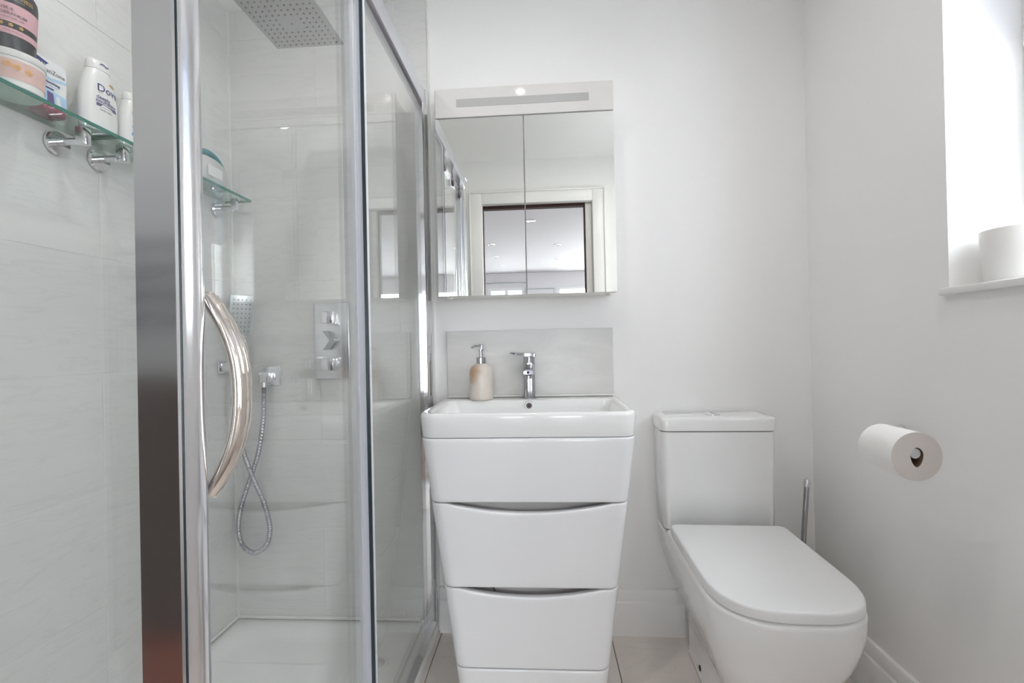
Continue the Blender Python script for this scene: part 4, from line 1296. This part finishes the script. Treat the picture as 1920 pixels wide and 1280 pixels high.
# toilet brush
b0 = Vector(px(1513.5, 897, 1.60))
b1 = Vector(px(1506, 1022, 1.585))
dirv = (b1 - b0).normalized()
bh = thing('toilet_brush', 'chrome handled toilet brush standing behind the toilet', 'toilet brush', (0.835, 1.58, 0))
obj('handle', tube([b0 + dirv * s for s in (0.026, 0.08, 0.16, 0.30)], 0.0078, 14), 'steel', bh)
obj('handle_cap', tube([b0 + dirv * s for s in (0.0, 0.003, 0.007, 0.020, 0.0262)], lambda t: [0.004, 0.0085, 0.0105, 0.0100, 0.0088][int(round(t * 4))], 18), 'chrome', bh)
ft = b0 + dirv * 0.30
bh2 = thing('toilet_brush_holder', 'round steel brush holder on the floor behind the toilet', 'brush holder', (ft.x, ft.y, 0))
obj('cup', lathe([(0.0, 0.0005), (0.044, 0.0005), (0.046, 0.003), (0.046, 0.265), (0.044, 0.268), (0.012, 0.270)], (ft.x, ft.y, 0), n=28, cap0=False, cap1=False), 'satin', bh2)
obj('collar', lathe([(0.012, 0.2702), (0.012, 0.275), (0.0095, 0.276)], (ft.x, ft.y, 0), n=18, cap0=False, cap1=False), 'chrome', bh2)

# pot on the sill
pt = thing('plant_pot', 'matt white tapered pot on the window sill', 'pot', (1.008, 1.052, 1.136))
obj('pot_wall', lathe([(0.0, 0.0), (0.053, 0.0), (0.056, 0.003), (0.0625, 0.112), (0.0615, 0.1135), (0.0585, 0.112), (0.054, 0.085), (0.0, 0.085)], (1.008, 1.052, 1.1359), n=48, cap0=False, cap1=False), 'pot', pt, 50)
obj('foot_ring', lathe([(0.050, 0.0001), (0.0545, 0.0001), (0.0565, 0.004), (0.0568, 0.007)], (1.008, 1.052, 1.1358), n=48, cap0=False, cap1=False), 'pot', pt, 50)

# ================================================================== BEHIND THE CAMERA: radiator mirrored in the corner post
ra = thing('towel_radiator', 'bowed ladder towel radiator reflected in the shower corner post', 'radiator', (-0.86, YD, 0.3))
for x in (-1.06, -0.66):
    obj('upright', tube([(x, YD + 0.045, 0.30), (x, YD + 0.045, 1.31)], 0.014, 12), 'rail_steel', ra)
    for z in (0.42, 1.24):
        obj('wall_bracket', tube([(x, YD + 0.0005, z), (x, YD + 0.034, z)], 0.008, 10), 'rail_steel', ra)
for z in (1.275, 1.215, 1.155, 1.10, 0.955, 0.90, 0.845, 0.70, 0.645, 0.59, 0.42, 0.36):
    pts = [(-1.06 + 0.40 * k / 12, YD + 0.045 + 0.035 * math.sin(PI * k / 12), z) for k in range(13)]
    obj('bar', tube(pts, 0.011, 10), 'rail_steel', ra)


def towel(name, label, x0, x1, z_top, drop_f, drop_b, y, mat):
    bm = bm_new()
    rows = []
    path = []
    for k in range(10):
        path.append((y + 0.017 + 0.004 * math.sin(k), z_top - drop_f * (1 - k / 9.0)))
    for k in range(1, 8):
        a = PI * k / 8
        path.append((y + 0.016 * math.cos(a), z_top + 0.016 * math.sin(a)))
    for k in range(8):
        path.append((y - 0.016, z_top - drop_b * k / 7.0))
    for (yy, zz) in path:
        rows.append([(x0 + (x1 - x0) * i / 16, yy + 0.035 * math.sin(PI * ((x0 + (x1 - x0) * i / 16) + 1.06) / 0.40) + 0.003 * math.sin(i * 1.7), zz) for i in range(17)])
    loft(bm, rows, False, False, closed=False)
    o = obj(name, bm, mat, None, 60)
    sm = o.modifiers.new('thickness', 'SOLIDIFY')
    sm.thickness = 0.005
    sm.offset = 0
    tag(o, label, 'towel')
    return o


towel('bath_towel', 'dark brown towel on the radiator, reflected in the corner post', -1.02, -0.69, 0.957, 0.56, 0.30, YD + 0.045, 'towel_brown')
towel('hand_towel', 'rust orange towel on the lowest radiator bars, reflected in corner post', -1.02, -0.69, 0.362, 0.28, 0.22, YD + 0.045, 'towel_orange')
